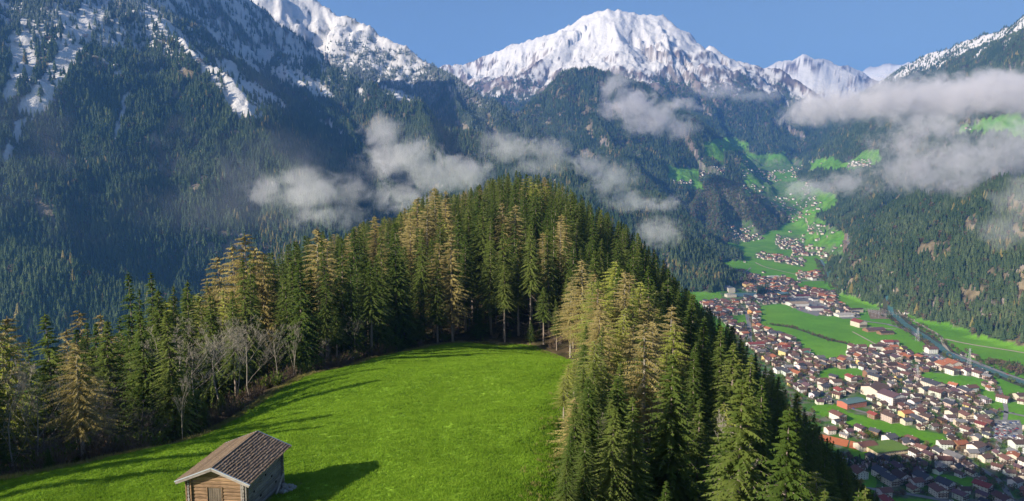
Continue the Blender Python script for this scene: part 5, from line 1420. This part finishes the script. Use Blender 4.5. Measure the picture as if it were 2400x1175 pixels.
def joined_windows(k):
    mb = MB()
    for (x, y, z, s) in k['win']:
        if s == 0: box(mb, x - .6, y - .07, z - .7, x + .6, y - .003, z + .7)
        else: box(mb, min(x + s * .003, x + s * .07), y - .6, z - .7, max(x + s * .003, x + s * .07), y + .6, z + .7)
    return mb.mesh('windows', [M_GLASS])
for k in HK: k['joined'] = joined_windows(k)

rs = np.random.default_rng(99)
sites = []
def near_road(x, y, m_):
    for q, w_ in ROADS:
        if abs(q[:, 0].mean() - x) < 1500 and np.min(np.hypot(q[:, 0] - x, q[:, 1] - y)) < w_ / 2 + m_: return True
    return bool(np.min(np.hypot(r1[:, 0] - x, r1[:, 1] - y)) < 30)
taken = []
def free(x, y, r_):
    return all((x - a) ** 2 + (y - b) ** 2 > (r_ + c) ** 2 for a, b, c in taken)
BLOCK = [[(2310, 985), (2390, 985), (2400, 1010), (2380, 1042), (2330, 1030), (2318, 1000)], [(1840, 700), (1880, 690), (1950, 722), (1915, 742), (1870, 728)], [(1915, 1012), (2045, 1038), (2110, 1050), (2100, 1085), (2030, 1075), (1910, 1050)],
         [(1722, 684), (1780, 684), (1780, 698), (1722, 698)], [(2025, 722), (2095, 722), (2100, 752), (2030, 752)], [(1968, 928), (2040, 925), (2045, 975), (1965, 975)], [(1686, 664), (1742, 660), (1742, 704), (1686, 704)], [(2160, 825), (2200, 832), (2245, 850), (2225, 862), (2180, 850)]]
# ---- larger single buildings (photograph position, size, heading in degrees, colours)
def special(name, px, py, W, D, Hh, pitch, head, roofc, wallc, label, cat='building', over=.8, storeys=2, bands=(), xy=None, keep=None):
    k = house_kind(W, D, Hh, pitch, over, storeys, list(bands), int(px))
    x, y = gflat(px, py) if xy is None else xy
    z = float(ground(x, y)[0])
    e = add(name, None, loc=(x, y, z), rz=R(head)); tag(e, label, cat)
    w = add('wall', k['wall'], e); w.color = (*WALLC.get(wallc, wallc if not isinstance(wallc, str) else (.6, .6, .6)), 1)
    r = add('roof', k['roof'], e); r.color = (*ROOFC.get(roofc, roofc if not isinstance(roofc, str) else (.2, .2, .2)), 1)
    for b_ in k['bal']: add('balcony', b_, e)
    for (wx, wy, wz, s) in k['win']:
        f = add('window', WIN_F, e, (wx, wy, wz) , rz=(0 if s == 0 else s * math.pi / 2)); add('pane', WIN_G, f)
    if pitch > 8: add('chimney', k['chim'], r, (W * .2, D * .15, Hh + k['rh'] - W * .2 * math.tan(R(pitch)) - .3))
    taken.append((x, y, max(W, D) * .5)); return e
special('school_building', 1996, 952, 20, 42, 9, 10, 112, (.10, .17, .17), (.42, .15, .10), 'long red-walled building with a blue-grey roof above the bright green strip', storeys=2)
special('hotel', 2052, 925, 30, 36, 13, 16, 118, 'brown', 'cream', 'large square hotel with a wide brown roof in the town centre', 'hotel', bands=(3, 6, 9), storeys=4)
special('hotel', 2088, 945, 28, 30, 15, 18, 20, 'purple brown', 'white', 'tall white hotel with balconies beside the large brown-roofed hotel', 'hotel', bands=(3, 6, 9, 12), storeys=5)
special('hotel', 2185, 912, 22, 30, 12, 18, 15, 'dark grey', 'cream', 'cream hotel block at the edge of the right-hand fields', 'hotel', bands=(3, 6, 9), storeys=4)
special('hotel', 2232, 860, 24, 26, 9, 22, 8, 'orange', 'cream', 'orange-roofed building nearest the tall white pylon', 'hotel', bands=(3,), storeys=3)
special('hotel', 2212, 863, 22, 24, 9, 22, 8, 'orange', 'cream', 'orange-roofed building left of the one beside the pylon', 'hotel', bands=(3,), storeys=3)
special('hotel', 2012, 765, 22, 30, 12, 24, 15, 'red', 'cream', 'big red-roofed farmhouse standing alone in the large field', 'farmhouse', bands=(3, 6), storeys=3)
special('barn', 2048, 776, 20, 46, 5, 20, 100, 'purple brown', 'timber', 'long brown barn beside the red-roofed farmhouse', 'barn')
special('barn', 2075, 783, 16, 34, 5, 18, 100, 'dark brown', 'timber', 'second barn at the end of the farm in the large field', 'barn')
special('hall', 1868, 716, 34, 52, 8, 8, 98, (.34, .26, .18), 'white', 'large hall with a pale brown ribbed roof above the big field', 'industrial hall')
special('hall', 1912, 726, 28, 44, 7, 8, 98, 'purple brown', 'white', 'wide hall with a purple-brown roof beside the ribbed hall', 'industrial hall')
special('hall', 1878, 697, 26, 50, 6, 6, 98, 'red', 'white', 'red-roofed hall in the industrial yards', 'industrial hall')
special('hall', 1832, 692, 24, 40, 6, 6, 120, (.12, .22, .24), 'yellow', 'blue-green roofed hall with a yellow wall in the yards', 'industrial hall')
special('hall', 1915, 704, 24, 40, 6, 6, 98, 'dark grey', 'white', 'dark grey hall behind the red-roofed hall', 'industrial hall')
special('hall', 1978, 741, 26, 46, 6, 5, 98, (.40, .36, .32), 'white', 'low flat pale hall beside the river field', 'industrial hall')
special('hall', 2002, 732, 14, 44, 9, 14, 100, 'dark brown', 'pale pink', 'long barracks-like block with a dark roof by the river field', 'building', storeys=3)
special('power_station', 1708, 684, 22, 40, 14, 10, 10, (.12, .13, .17), 'cream', 'power station hall with a dark roof below the forested spur', 'power station', storeys=3)
special('hall', 1712, 696, 30, 18, 8, 4, 10, (.36, .34, .31), 'cream', 'flat pale annex in front of the power station', 'building')
special('hotel', 1752, 674, 24, 26, 12, 22, 10, 'reddish brown', 'yellow', 'yellow hotel near the small reservoir', 'hotel', bands=(3, 6), storeys=4)
special('hall', 1812, 652, 16, 40, 7, 4, 100, (.5, .5, .48), 'white', 'white flat-roofed block beside the field road', 'building', storeys=2)
special('hall', 1770, 812, 16, 36, 7, 18, 100, 'red', 'white', 'long white building with a bright red roof on the street', 'building', storeys=2)
special('bath_house', 2072, 1056, 30, 50, 6, 3, 105, (.12, .20, .04), (.62, .50, .34), 'low bath house with a grass roof above the shade line', 'bath house', over=2, storeys=1)
special('hall', 2028, 1052, 16, 26, 7, 20, 105, 'reddish brown', 'cream', 'red-brown building between the clay court and the pools', 'building')
for i, (px, py, head, rc, lab) in enumerate([(2012, 1118, 10, 'reddish brown', 'white-gabled house with a red-brown roof in the shade, leftmost of its row'), (2065, 1118, 12, 'dark grey', 'white-gabled house with rows of dark windows in the shade, second of its row'),
                                            (2162, 1130, 20, 'dark grey', 'grey-roofed chalet with a white balcony wall in the shade'), (2215, 1145, 25, 'dark grey', 'dark-roofed chalet beside the grey lane in the shade'), (2110, 1128, 15, 'dark brown', 'brown-roofed chalet with pale balconies in the shade')]):
    special('house', px, py, 15, 16, 8.5, 27, head, rc, 'white', lab, 'house', over=1.2, storeys=3, bands=(2.9, 5.6) if i > 1 else ())
# ---- the ordinary houses
def fill(poly, n, rmin, orient, jit, kinds, pk):
    w = [gflat(*p) for p in poly]; xs, ys = [p[0] for p in w], [p[1] for p in w]
    x0, x1, y0, y1 = min(xs), max(xs), min(ys), max(ys)
    if x1 - x0 > 6000: return
    X, Y = rs.uniform(x0, x1, n), rs.uniform(y0, y1, n)
    ok = inpoly(X, Y, w); X, Y = X[ok], Y[ok]
    if len(X) == 0: return
    Z, rd, _ = terrain(X, Y)
    Px, Py = proj(X, Y, Z)
    bad = np.zeros(len(X), bool)
    for f in FIELDS: bad |= inpoly(Px, Py, f)
    for f in BLOCK: bad |= inpoly(Px, Py, f)
    bad |= (rd == 1)
    for x, y, z, b_ in zip(X, Y, Z, bad):
        if b_ or not free(x, y, rmin) or near_road(x, y, 8): continue
        taken.append((x, y, rmin)); k = int(rs.choice(kinds, p=pk))
        sites.append((float(x), float(y), float(z), orient + rs.normal() * jit + (90 if rs.random() < .35 else 0), k))
for i, p in enumerate(BUILT):
    near_ = i == 3
    fill(p, 14000 if near_ else 4000, 7.9 if near_ else 7.2, 12, 13, [0, 1, 2, 3, 4, 5], [.25, .25, .18, .15, .10, .07])
for p in HAMLETS: fill(p, 260, 7.5, 15, 18, [0, 1, 2, 3, 4], [.3, .25, .25, .1, .1])
for (px, py) in ((1790, 640), (1900, 548), (1915, 565), (2258, 834), (2285, 838), (2270, 836), (2320, 915), (2350, 942), (2375, 945), (2310, 905), (2285, 912), (1852, 545), (1745, 617), (1955, 612), (1870, 562), (1712, 366), (1690, 345), (2275, 305), (2265, 306), (1905, 382), (1925, 384), (2125, 742)):
    x, y = gflat(px, py)
    if free(x, y, 8): taken.append((x, y, 9)); sites.append((x, y, float(ground(x, y)[0]), 12 + rs.normal() * 12, int(rs.choice([0, 1, 2]))))
vis_s = []
for (x, y, z, hd, k) in sites:
    px, py = proj(x, y, z + 6)
    inside = -40 < px < 2440 and py < 1200
    # hidden behind the wooded hill?
    sky_ = np.interp(px, SKY_LINE[:, 0], SKY_LINE[:, 1])
    hid = py > sky_ + 14 and px > 1500
    vis_s.append((0 if (not inside or hid) else HK[k]['W'] / y, x, y, z, hd, k))
vis_s.sort(reverse=True)
rnames = list(ROOFC); rp = np.array([.27, .17, .13, .03, .03, .15, .09, .01, .12]); rp /= rp.sum()
wnames = list(WALLC); wp = np.array([.54, .30, .05, .03, .01, .07]); wp /= wp.sum()
def house_where(px, py):
    if py > 1085: return 'in the shaded bottom corner'
    if py > 1030 and px > 2200: return 'right of the bath house'
    if py > 1000: return 'below the bright green strip'
    if py > 930 and px > 2200: return 'by the parking ground'
    if py > 930: return 'near the red-walled building'
    if py > 860 and px > 2150: return 'by the right-hand fields'
    if py > 860: return 'behind the large hotels'
    if px > 2150: return 'near the tall white pylon'
    if px > 1990 and py > 790: return 'facing the farm field'
    if py > 790: return 'left of the town fields'
    if py > 700 and px < 1780: return 'left of the large field'
    if py > 670: return 'around the industrial halls'
    if py > 630 and px < 1850: return 'by the power station'
    if py > 560: return 'in the field hamlets'
    if px < 1790 and py > 500: return 'at the cliff foot'
    return 'in the upper villages'
far_houses = []
for c_, (sz, x, y, z, hd, k) in enumerate(vis_s):
    rc, wc = str(rs.choice(rnames, p=rp)), str(rs.choice(wnames, p=wp))
    if sz <= 0: continue
    if c_ < 272:
        px, py = proj(x, y, z)
        K = HK[k]; e = add('house', None, loc=(x, y, z), rz=R(hd))
        size = {0: 'two-storey', 1: 'three-storey', 2: 'small', 3: 'broad three-storey', 4: 'plain long', 5: 'large four-storey'}[k]
        lab = '%s %s house with a %s roof %s' % (size, wc, rc, house_where(px, py))
        tag(e, lab, 'house', group='houses of the town and the villages')
        w_ = add('wall', K['wall'], e); w_.color = (*[min(1, v * rs.uniform(.9, 1.08)) for v in WALLC[wc]], 1)
        r_ = add('roof', K['roof'], e); f_ = rs.uniform(.75, 1.3); r_.color = (*[v * f_ for v in ROOFC[rc]], 1)
        for b_ in K['bal']: add('balcony', b_, e)
        add('chimney', K['chim'], r_, (K['W'] * .18, K['D'] * .12, K['H'] + K['rh'] - K['W'] * .18 * .42 - .2))
        if c_ < 120:
            for (wx, wy, wz, s) in K['win']:
                hx, hy = (0, -1) if s == 0 else (s, 0)
                ah = R(hd); nxw, nyw = hx * math.cos(ah) - hy * math.sin(ah), hx * math.sin(ah) + hy * math.cos(ah)
                if nxw * -x + nyw * -y < 0: continue            # walls turned away from the valley's open side
                f = add('window', WIN_F, e, (wx, wy, wz), rz=(0 if s == 0 else s * math.pi / 2))
                if c_ < 60: add('pane', WIN_G, f)
                else: f.data = WIN_F; add('pane', WIN_G, f)
        else:
            wj = add('windows', K['joined'], e); wj['kind'] = 'stuff'
    else: far_houses.append((x, y, z, hd, k))
protos = []
for i in range(14):
    K = HK[i % 5]; rc, wc = ROOFC[str(rs.choice(rnames, p=rp))], WALLC[str(rs.choice(wnames[:3]))]
    mw, mr = obj_colour_mat('far_wall', fixed=wc), obj_colour_mat('far_roof', fixed=rc)
    w_, r_ = K['wall'].copy(), K['roof'].copy()
    w_.materials[0] = mw; r_.materials[0] = mr
    protos.append(join_mesh('far_house', [w_, r_, K['joined']] + K['bal']))
if far_houses:
    n_ = len(far_houses)
    scatter('far_houses', [(h[0], h[1], h[2]) for h in far_houses], np.ones(n_), [R(h[3]) for h in far_houses], rs.integers(0, 14, n_), protos, label='the remaining small houses of the town and the villages up the valley')

# garden trees, river trees, ditch scrub
pts, sc_, pk_ = [], [], []
def tree_pts(px_poly, n, kinds, hmin, hmax, avoid=True):
    w = [gflat(*p) for p in px_poly]; xs, ys = [p[0] for p in w], [p[1] for p in w]
    X, Y = rs.uniform(min(xs), max(xs), n), rs.uniform(min(ys), max(ys), n); ok = inpoly(X, Y, w); X, Y = X[ok], Y[ok]
    Z, rd, _ = terrain(X, Y); Px, Py = proj(X, Y, Z)
    for f in FIELDS + BLOCK: ok = ~inpoly(Px, Py, f); X, Y, Z, Px, Py, rd = X[ok], Y[ok], Z[ok], Px[ok], Py[ok], rd[ok]
    for x, y, z, r_ in zip(X, Y, Z, rd):
        if r_ == 1 or not free(x, y, 1.5) or near_road(x, y, 1): continue
        pts.append((x, y, z)); sc_.append(rs.uniform(hmin, hmax)); pk_.append(int(rs.choice(kinds)))
for i, p in enumerate(BUILT): tree_pts(p, 9000 if i == 3 else 1800, [0, 4, 5, 6, 6, 6, 5, 4], 4, 9)
for p in HAMLETS: tree_pts(p, 60, [0, 4, 6], 4, 9)
def line_trees(q, off, n, kinds, hmin, hmax, spread=5):
    for _ in range(n):
        i = rs.integers(0, len(q) - 1); a = q[i]; t = q[min(i + 1, len(q) - 1)] - q[max(i - 1, 0)]; t = t / (np.hypot(*t) + 1e-9)
        s = rs.choice([-1, 1]); d = off + abs(rs.normal()) * spread
        x, y = a[0] - t[1] * s * d + rs.normal() * 4, a[1] + t[0] * s * d + rs.normal() * 4
        pts.append((x, y, float(ground(x, y)[0]))); sc_.append(rs.uniform(hmin, hmax)); pk_.append(int(rs.choice(kinds)))
line_trees(r1, 17, 520, [4, 5, 6, 6, 4, 1], 5, 11, 7)
dq = np.array([gflat(*p) for p in [(1808, 762), (1850, 766), (1880, 775), (1920, 790), (1950, 800), (1985, 806)]]); dq = np.stack([np.interp(np.linspace(0, 5, 60), range(6), dq[:, i]) for i in (0, 1)], -1)
line_trees(dq, 0, 150, [4, 5, 6], 3, 6, 2)
dq = np.array([gflat(*p) for p in [(1840, 676), (1900, 680), (1960, 687), (1990, 690)]]); dq = np.stack([np.interp(np.linspace(0, 3, 60), range(4), dq[:, i]) for i in (0, 1)], -1)
line_trees(dq, 0, 130, [1, 4, 6, 2], 6, 12, 3)
for _ in range(60):
    x, y = gflat(rs.uniform(1774, 1800), rs.uniform(680, 692)); pts.append((x, y, 25)); sc_.append(rs.uniform(12, 19)); pk_.append(int(rs.integers(0, 4)))
for poly, n, kk, a, b in (([(2280, 870), (2340, 885), (2420, 915), (2420, 870), (2380, 855), (2330, 850), (2285, 845)], 500, [4, 5, 4, 1, 6], 5, 12), ([(1690, 755), (1745, 760), (1745, 785), (1700, 790)], 120, [6, 6, 4], 5, 9), ([(1960, 1080), (2080, 1085), (2200, 1100), (2210, 1130), (2060, 1110), (1960, 1130)], 500, [0, 1, 4, 6], 8, 15), ([(1925, 612), (1960, 612), (1975, 650), (1935, 652)], 90, [4, 6], 5, 10)):
    tree_pts(poly, n, kk, a, b)
n_ = len(pts); print('valley trees', n_)
pk_ = np.array(pk_); sc_ = np.array(sc_) * np.where(pk_ < 4, 1.25, 1.0)
scatter('valley_trees', pts, sc_, rs.uniform(0, 6.28, n_), pk_, FARP + BRO, label='garden and riverside trees and bushes between the houses of the valley')

# cars on the parking ground and the streets
CARM = [flat_mat('car_paint', c, rough=.3, var=.02) for c in ((.7, .7, .7), (.08, .08, .09), (.35, .04, .03), (.05, .10, .30), (.35, .36, .38))]
def car_mesh(m_):
    mb = MB(); box(mb, -.88, -2.1, .28, .88, 2.1, .85); b = mb.n
    mb.v += [(-.82, -1.1, .853), (.82, -1.1, .853), (.82, 1.5, .853), (-.82, 1.5, .853), (-.66, -.55, 1.42), (.66, -.55, 1.42), (.66, 1.1, 1.42), (-.66, 1.1, 1.42)]
    mb.f += [tuple(b + i for i in f) for f in ((4, 5, 6, 7), (0, 1, 5, 4), (1, 2, 6, 5), (2, 3, 7, 6), (3, 0, 4, 7))]; mb.n += 8
    me = mb.mesh('car', [m_, M_GLASS])
    for p in me.polygons:
        if p.index > 6: p.material_index = 1
    return me
cars = [car_mesh(m_) for m_ in CARM]
cp, cr = [], []
for _ in range(130):
    x, y = gflat(rs.uniform(2318, 2385), rs.uniform(990, 1030)); cp.append((x, y, 25.5)); cr.append(.2 + (math.pi / 2 if rs.random() < .5 else 0))
for _ in range(90):
    x, y = gflat(rs.uniform(1850, 1930), rs.uniform(700, 730)); cp.append((x, y, 25.4)); cr.append(rs.uniform(0, 3))
for _ in range(60):
    x, y = gflat(rs.uniform(2170, 2230), rs.uniform(832, 855)); cp.append((x, y, 25.4)); cr.append(.6)
for q, w_ in ROADS[:10]:
    for _ in range(int(len(q) / 4)):
        i = rs.integers(1, len(q) - 1); t = q[i + 1] - q[i - 1]; a = math.atan2(t[1], t[0]) - math.pi / 2; s = rs.choice([-1, 1]) * w_ * .24
        cp.append((q[i][0] - math.sin(a + math.pi / 2) * 0 + math.cos(a) * s, q[i][1] + math.sin(a) * s, float(ground(q[i][0], q[i][1])[0]) + .45)); cr.append(a)
scatter('distant_cars', cp, np.ones(len(cp)), cr, rs.integers(0, 5, len(cp)), cars, label='tiny parked and moving cars in the streets and yards of the town')

# lattice pylons and the substation frames
M_STEEL = flat_mat('galvanised_steel', (.55, .56, .56), rough=.5, var=.05)
def pylon(px, py, H, label):
    x, y = gflat(px, py); mb = MB(); n = 8
    def c(i): t = i / n; return (1 - t) * 3.2 + t * .5
    for i in range(n):
        z0, z1, a, b = H * i / n, H * (i + 1) / n, c(i), c(i + 1)
        for sx, sy in ((1, 1), (1, -1), (-1, -1), (-1, 1)):
            mb.tube([(sx * a, sy * a, z0), (sx * b, sy * b, z1)], [.16, .16], 4)
        mb.tube([(a, a, z0), (-b, b, z1)], [.09, .09], 3); mb.tube([(-a, -a, z0), (b, -b, z1)], [.09, .09], 3); mb.tube([(a, -a, z0), (b, b, z1)], [.09, .09], 3); mb.tube([(-a, a, z0), (-b, -b, z1)], [.09, .09], 3)
    e = add('pylon', None, loc=(x, y, float(ground(x, y)[0])), rz=.5); tag(e, label, 'pylon')
    add('lattice_mast', mb.mesh('lattice_mast', [M_STEEL]), e)
    for zf, w in ((.78, 7), (.88, 9), (.97, 6)):
        m2 = MB(); m2.tube([(-w, 0, H * zf), (w, 0, H * zf)], [.16, .16], 4); m2.tube([(-w, 0, H * zf), (0, 0, H * zf + 1.6), (w, 0, H * zf)], [.1, .1, .1], 3)
        add('cross_arm', m2.mesh('cross_arm', [M_STEEL]), e)
pylon(2270, 868, 42, 'tall white lattice pylon beside the orange-roofed buildings'); pylon(2150, 800, 30, 'grey lattice pylon in the field left of the main road'); pylon(2148, 900, 34, 'lattice pylon among the houses beside the right-hand street'); pylon(2062, 716, 26, 'small pylon near the river bend')
sf = add('substation', None, loc=(*gflat(2060, 738), 25.3), rz=.15); tag(sf, 'rows of steel frames of the fenced substation by the river', 'substation')
mb = MB()
mb.tube([(-14, 0, 0), (-14, 0, 9), (14, 0, 9), (14, 0, 0)], [.2] * 4, 4); fr_ = mb.mesh('steel_frame', [M_STEEL])
for i in range(7):
    for j in range(2): add('steel_frame', fr_, sf, (j * 32 - 16, (i - 3) * 13, 0))
# ---------------------------------------------------------------- clouds caught on the slopes
def make_cloud(label, lobes, dens, nscale, amp=1.0, thr=0.0, gain=1.5, veil=False, step=1.0, depth=0.9, anis=0.0):
    """lobes: photograph x, y, forward distance, half width and half height (photograph units at that distance)"""
    L = []
    for (px, py, y, rx, ry) in lobes:
        c = P(px, py, y); k = y / 1600.0
        L.append((c, (rx * k, max(rx, ry) * k * depth, ry * k)))
    # closed outline: an ellipsoid round every lobe, remeshed as one body
    bm = bmesh.new()
    for c, r in L:
        bmesh.ops.create_icosphere(bm, subdivisions=2, radius=1.0, matrix=Matrix.Translation(c) @ Matrix.Diagonal((r[0] * 1.5, r[1] * 1.5, r[2] * 1.5, 1)))
    if len(L) > 1:
        res = bmesh.ops.convex_hull(bm, input=bm.verts)
        bmesh.ops.delete(bm, geom=list({g for g in res['geom_interior'] + res['geom_unused'] if isinstance(g, bmesh.types.BMVert)}), context='VERTS')
        hull = {g for g in res['geom'] if isinstance(g, bmesh.types.BMFace)}
        bmesh.ops.delete(bm, geom=[f for f in bm.faces if f not in hull], context='FACES_ONLY')
        bmesh.ops.recalc_face_normals(bm, faces=bm.faces)
    me = bpy.data.meshes.new('cloud'); bm.to_mesh(me); bm.free()
    m = bpy.data.materials.new('cloud_vapour'); m.use_nodes = True
    nt = m.node_tree; nt.nodes.remove(nt.nodes['Principled BSDF']); out = nt.nodes['Material Output']
    geo = nnode(nt, 'ShaderNodeNewGeometry'); pos = geo.outputs['Position']
    f = None
    for c, r in L:
        mp = nnode(nt, 'ShaderNodeMapping', vector_type='TEXTURE')
        mp.inputs['Location'].default_value = c; mp.inputs['Scale'].default_value = r
        nt.links.new(pos, mp.inputs[0])
        ln = nnode(nt, 'ShaderNodeVectorMath', operation='LENGTH'); nt.links.new(mp.outputs[0], ln.inputs[0])
        v = math_(nt, 'SUBTRACT', 1.0, ln.outputs['Value'])
        f = v if f is None else math_(nt, 'SMOOTH_MAX', f, v, 0.15)
    nz = noise_tex(nt, 1.25 / nscale, 6, 0.70, pos, 0.8)
    nl = noise_tex(nt, 0.35 / nscale, 2, 0.5, pos, 0.0)
    v = math_(nt, 'MULTIPLY_ADD', nz.outputs[0], 5.2 * amp, -2.6 * amp - thr - 0.15)
    v = math_(nt, 'ADD', v, math_(nt, 'MULTIPLY_ADD', nl.outputs[0], 3.0, -1.5))
    if veil:      # thin mist: soft everywhere, torn by the noise
        v = math_(nt, 'MULTIPLY', math_(nt, 'MULTIPLY_ADD', f, 0.9, 0.35, clamp=True), math_(nt, 'MULTIPLY_ADD', v, 1.0, 0.12, clamp=True))
    else: v = math_(nt, 'MULTIPLY_ADD', f, 1.5, v)
    v = math_(nt, 'MULTIPLY', v, gain, clamp=True)
    env = math_(nt, 'MULTIPLY', math_(nt, 'ADD', f, 0.48), 4.0, clamp=True)     # nothing at the outline itself
    v = math_(nt, 'MULTIPLY', math_(nt, 'MULTIPLY', v, env), dens)
    pv = nnode(nt, 'ShaderNodeVolumePrincipled')
    pv.inputs['Color'].default_value = (0.92, 0.90, 0.92, 1); pv.inputs['Anisotropy'].default_value = anis
    nt.links.new(math_(nt, 'MULTIPLY', v, 1.0 if veil else .78), pv.inputs['Density']); nt.links.new(pv.outputs[0], out.inputs['Volume'])
    try: m.cycles.volume_step_rate = step
    except Exception as e: print('step', e)
    me.materials.append(m)
    return tag(add('cloud', me), label, 'cloud', 'low clouds caught on the valley sides')

make_cloud('bright puffy cloud rising behind the wooded knoll', [(890, 315, 1300, 60, 46), (925, 375, 1300, 95, 62), (1000, 415, 1300, 85, 52), (1075, 415, 1300, 70, 38), (950, 460, 1300, 75, 40), (1120, 405, 1320, 40, 28)], 0.016, 42, thr=-0.02)
make_cloud('low cloud in the ravine on the shaded side of the knoll', [(740, 455, 1250, 95, 42), (820, 445, 1250, 55, 42), (775, 510, 1250, 90, 38), (630, 450, 1250, 60, 40), (700, 420, 1250, 60, 30)], 0.011, 40, thr=0.06)
make_cloud('small round cloud over the top of the wooded knoll', [(1285, 366, 1500, 52, 42), (1200, 350, 1500, 95, 40), (1250, 390, 1500, 70, 30), (1150, 330, 1500, 60, 30)], 0.010, 38, thr=0.03)
make_cloud('slanting cloud right behind the crest of the wooded knoll', [(1375, 388, 1600, 55, 36), (1425, 425, 1600, 68, 45), (1465, 468, 1600, 48, 28)], 0.013, 40, thr=0.02)
make_cloud('two thin scraps of cloud over the forested spurs', [(1542, 482, 2000, 60, 24), (1535, 545, 1900, 62, 36)], 0.010, 42, thr=0.0)
make_cloud('cloud lying against the rounded dark mountain', [(1440, 205, 3600, 44, 36), (1475, 245, 3600, 62, 40), (1535, 282, 3600, 75, 40), (1590, 302, 3600, 50, 24), (1600, 245, 3600, 50, 20)], 0.010, 90, thr=0.0)
make_cloud('thin wisps of cloud under the highest snowy peak', [(1690, 212, 5400, 70, 22), (1750, 225, 5400, 70, 14)], 0.003, 130, thr=0.05)
make_cloud('long flat bank of cloud across the right mountain', [(1880, 262, 2700, 60, 40), (1960, 252, 2700, 105, 44), (2080, 238, 2650, 140, 42), (2210, 226, 2600, 140, 44), (2340, 212, 2500, 140, 48), (2480, 210, 2400, 130, 60)], 0.014, 62, amp=.9, thr=-0.12)
make_cloud('broken cloud spreading over the high pastures above the river slope', [(1910, 440, 2900, 60, 24), (1990, 430, 2750, 75, 28), (2105, 405, 2550, 105, 50), (2210, 380, 2350, 120, 62), (2320, 370, 2050, 120, 72), (2180, 300, 2400, 105, 50), (2410, 330, 1900, 90, 70), (2110, 340, 2500, 70, 34), (2270, 430, 2100, 90, 34), (1900, 445, 3000, 50, 22)], 0.0065, 55, amp=1.5, thr=0.14)
make_cloud('small mist patch over the clearings of the river slope', [(2395, 485, 1450, 60, 70), (2335, 540, 1450, 60, 40)], 0.006, 50, thr=0.0)
make_cloud('thin veil of mist on the steep buttress', [(380, 290, 1550, 260, 150), (500, 400, 1500, 240, 120)], 0.0016, 130, amp=.5, veil=True)
make_cloud('violet mist in the dark ravine at the far left', [(40, 400, 1300, 280, 130), (220, 470, 1250, 200, 100)], 0.0017, 130, amp=.5, veil=True)
make_cloud('thin mist trailing behind the ridge of larches', [(650, 430, 1350, 200, 110), (1150, 350, 1500, 200, 80)], 0.0010, 90, amp=.6, veil=True)

# ---------------------------------------------------------------- the air of the valley
hz = mesh_np('haze', [(x, y, z) for z in (20, 2700) for y in (-700, 17500) for x in (-15500, 15500)], [(0, 2, 3, 1), (4, 5, 7, 6), (0, 1, 5, 4), (2, 6, 7, 3), (0, 4, 6, 2), (1, 3, 7, 5)])
mh = bpy.data.materials.new('haze_air'); mh.use_nodes = True
nh = mh.node_tree; nh.nodes.remove(nh.nodes['Principled BSDF'])
ph = nh.nodes.new('ShaderNodeVolumePrincipled')
ph.inputs['Color'].default_value = (0.16, 0.42, 1.0, 1); ph.inputs['Density'].default_value = 7.3e-5; ph.inputs['Anisotropy'].default_value = 0.2
nh.links.new(ph.outputs[0], nh.nodes['Material Output'].inputs['Volume'])
hz.materials.append(mh)
tag(add('haze', hz), 'blue haze filling the valley air', kind='stuff')

# ---------------------------------------------------------------- labels that single things out
bpy.context.view_layer.update()
ORD = ['', 'second', 'third', 'fourth', 'fifth', 'sixth', 'seventh', 'eighth', 'ninth', 'tenth', 'eleventh', 'twelfth', 'thirteenth', 'fourteenth', 'fifteenth', 'sixteenth', 'seventeenth', 'eighteenth']
NUM = {2: 'two', 3: 'three', 4: 'four', 5: 'five', 6: 'six', 7: 'seven', 8: 'eight', 9: 'nine', 10: 'ten', 11: 'eleven', 12: 'twelve', 13: 'thirteen', 14: 'fourteen', 15: 'fifteen', 16: 'sixteen', 17: 'seventeen', 18: 'eighteen'}
same = {}
for o in scene.objects:
    if o.parent is None and o.get('category') and o.get('label'): same.setdefault(o['label'], []).append(o)
for lab, lst in same.items():
    if not 2 <= len(lst) <= 18: continue
    lst.sort(key=lambda o: proj(o.location.x, o.location.y, o.location.z)[0])
    for i, o in enumerate(lst):
        w = 'leftmost' if i == 0 else 'rightmost' if i == len(lst) - 1 else ORD[i] + ' from left'
        new = lab + ', ' + w + ' of ' + NUM[len(lst)]
        if len(new.replace('-', ' ').split()) > 16: new = lab + ', ' + w
        o['label'] = new
for o in scene.objects:
    if o.parent is None and o.get('label') and len(o['label'].replace('-', ' ').split()) > 16: o['label'] = o['label'].replace('two-storey ', '').replace('plain long ', 'long ').replace(' with a ', ', ')
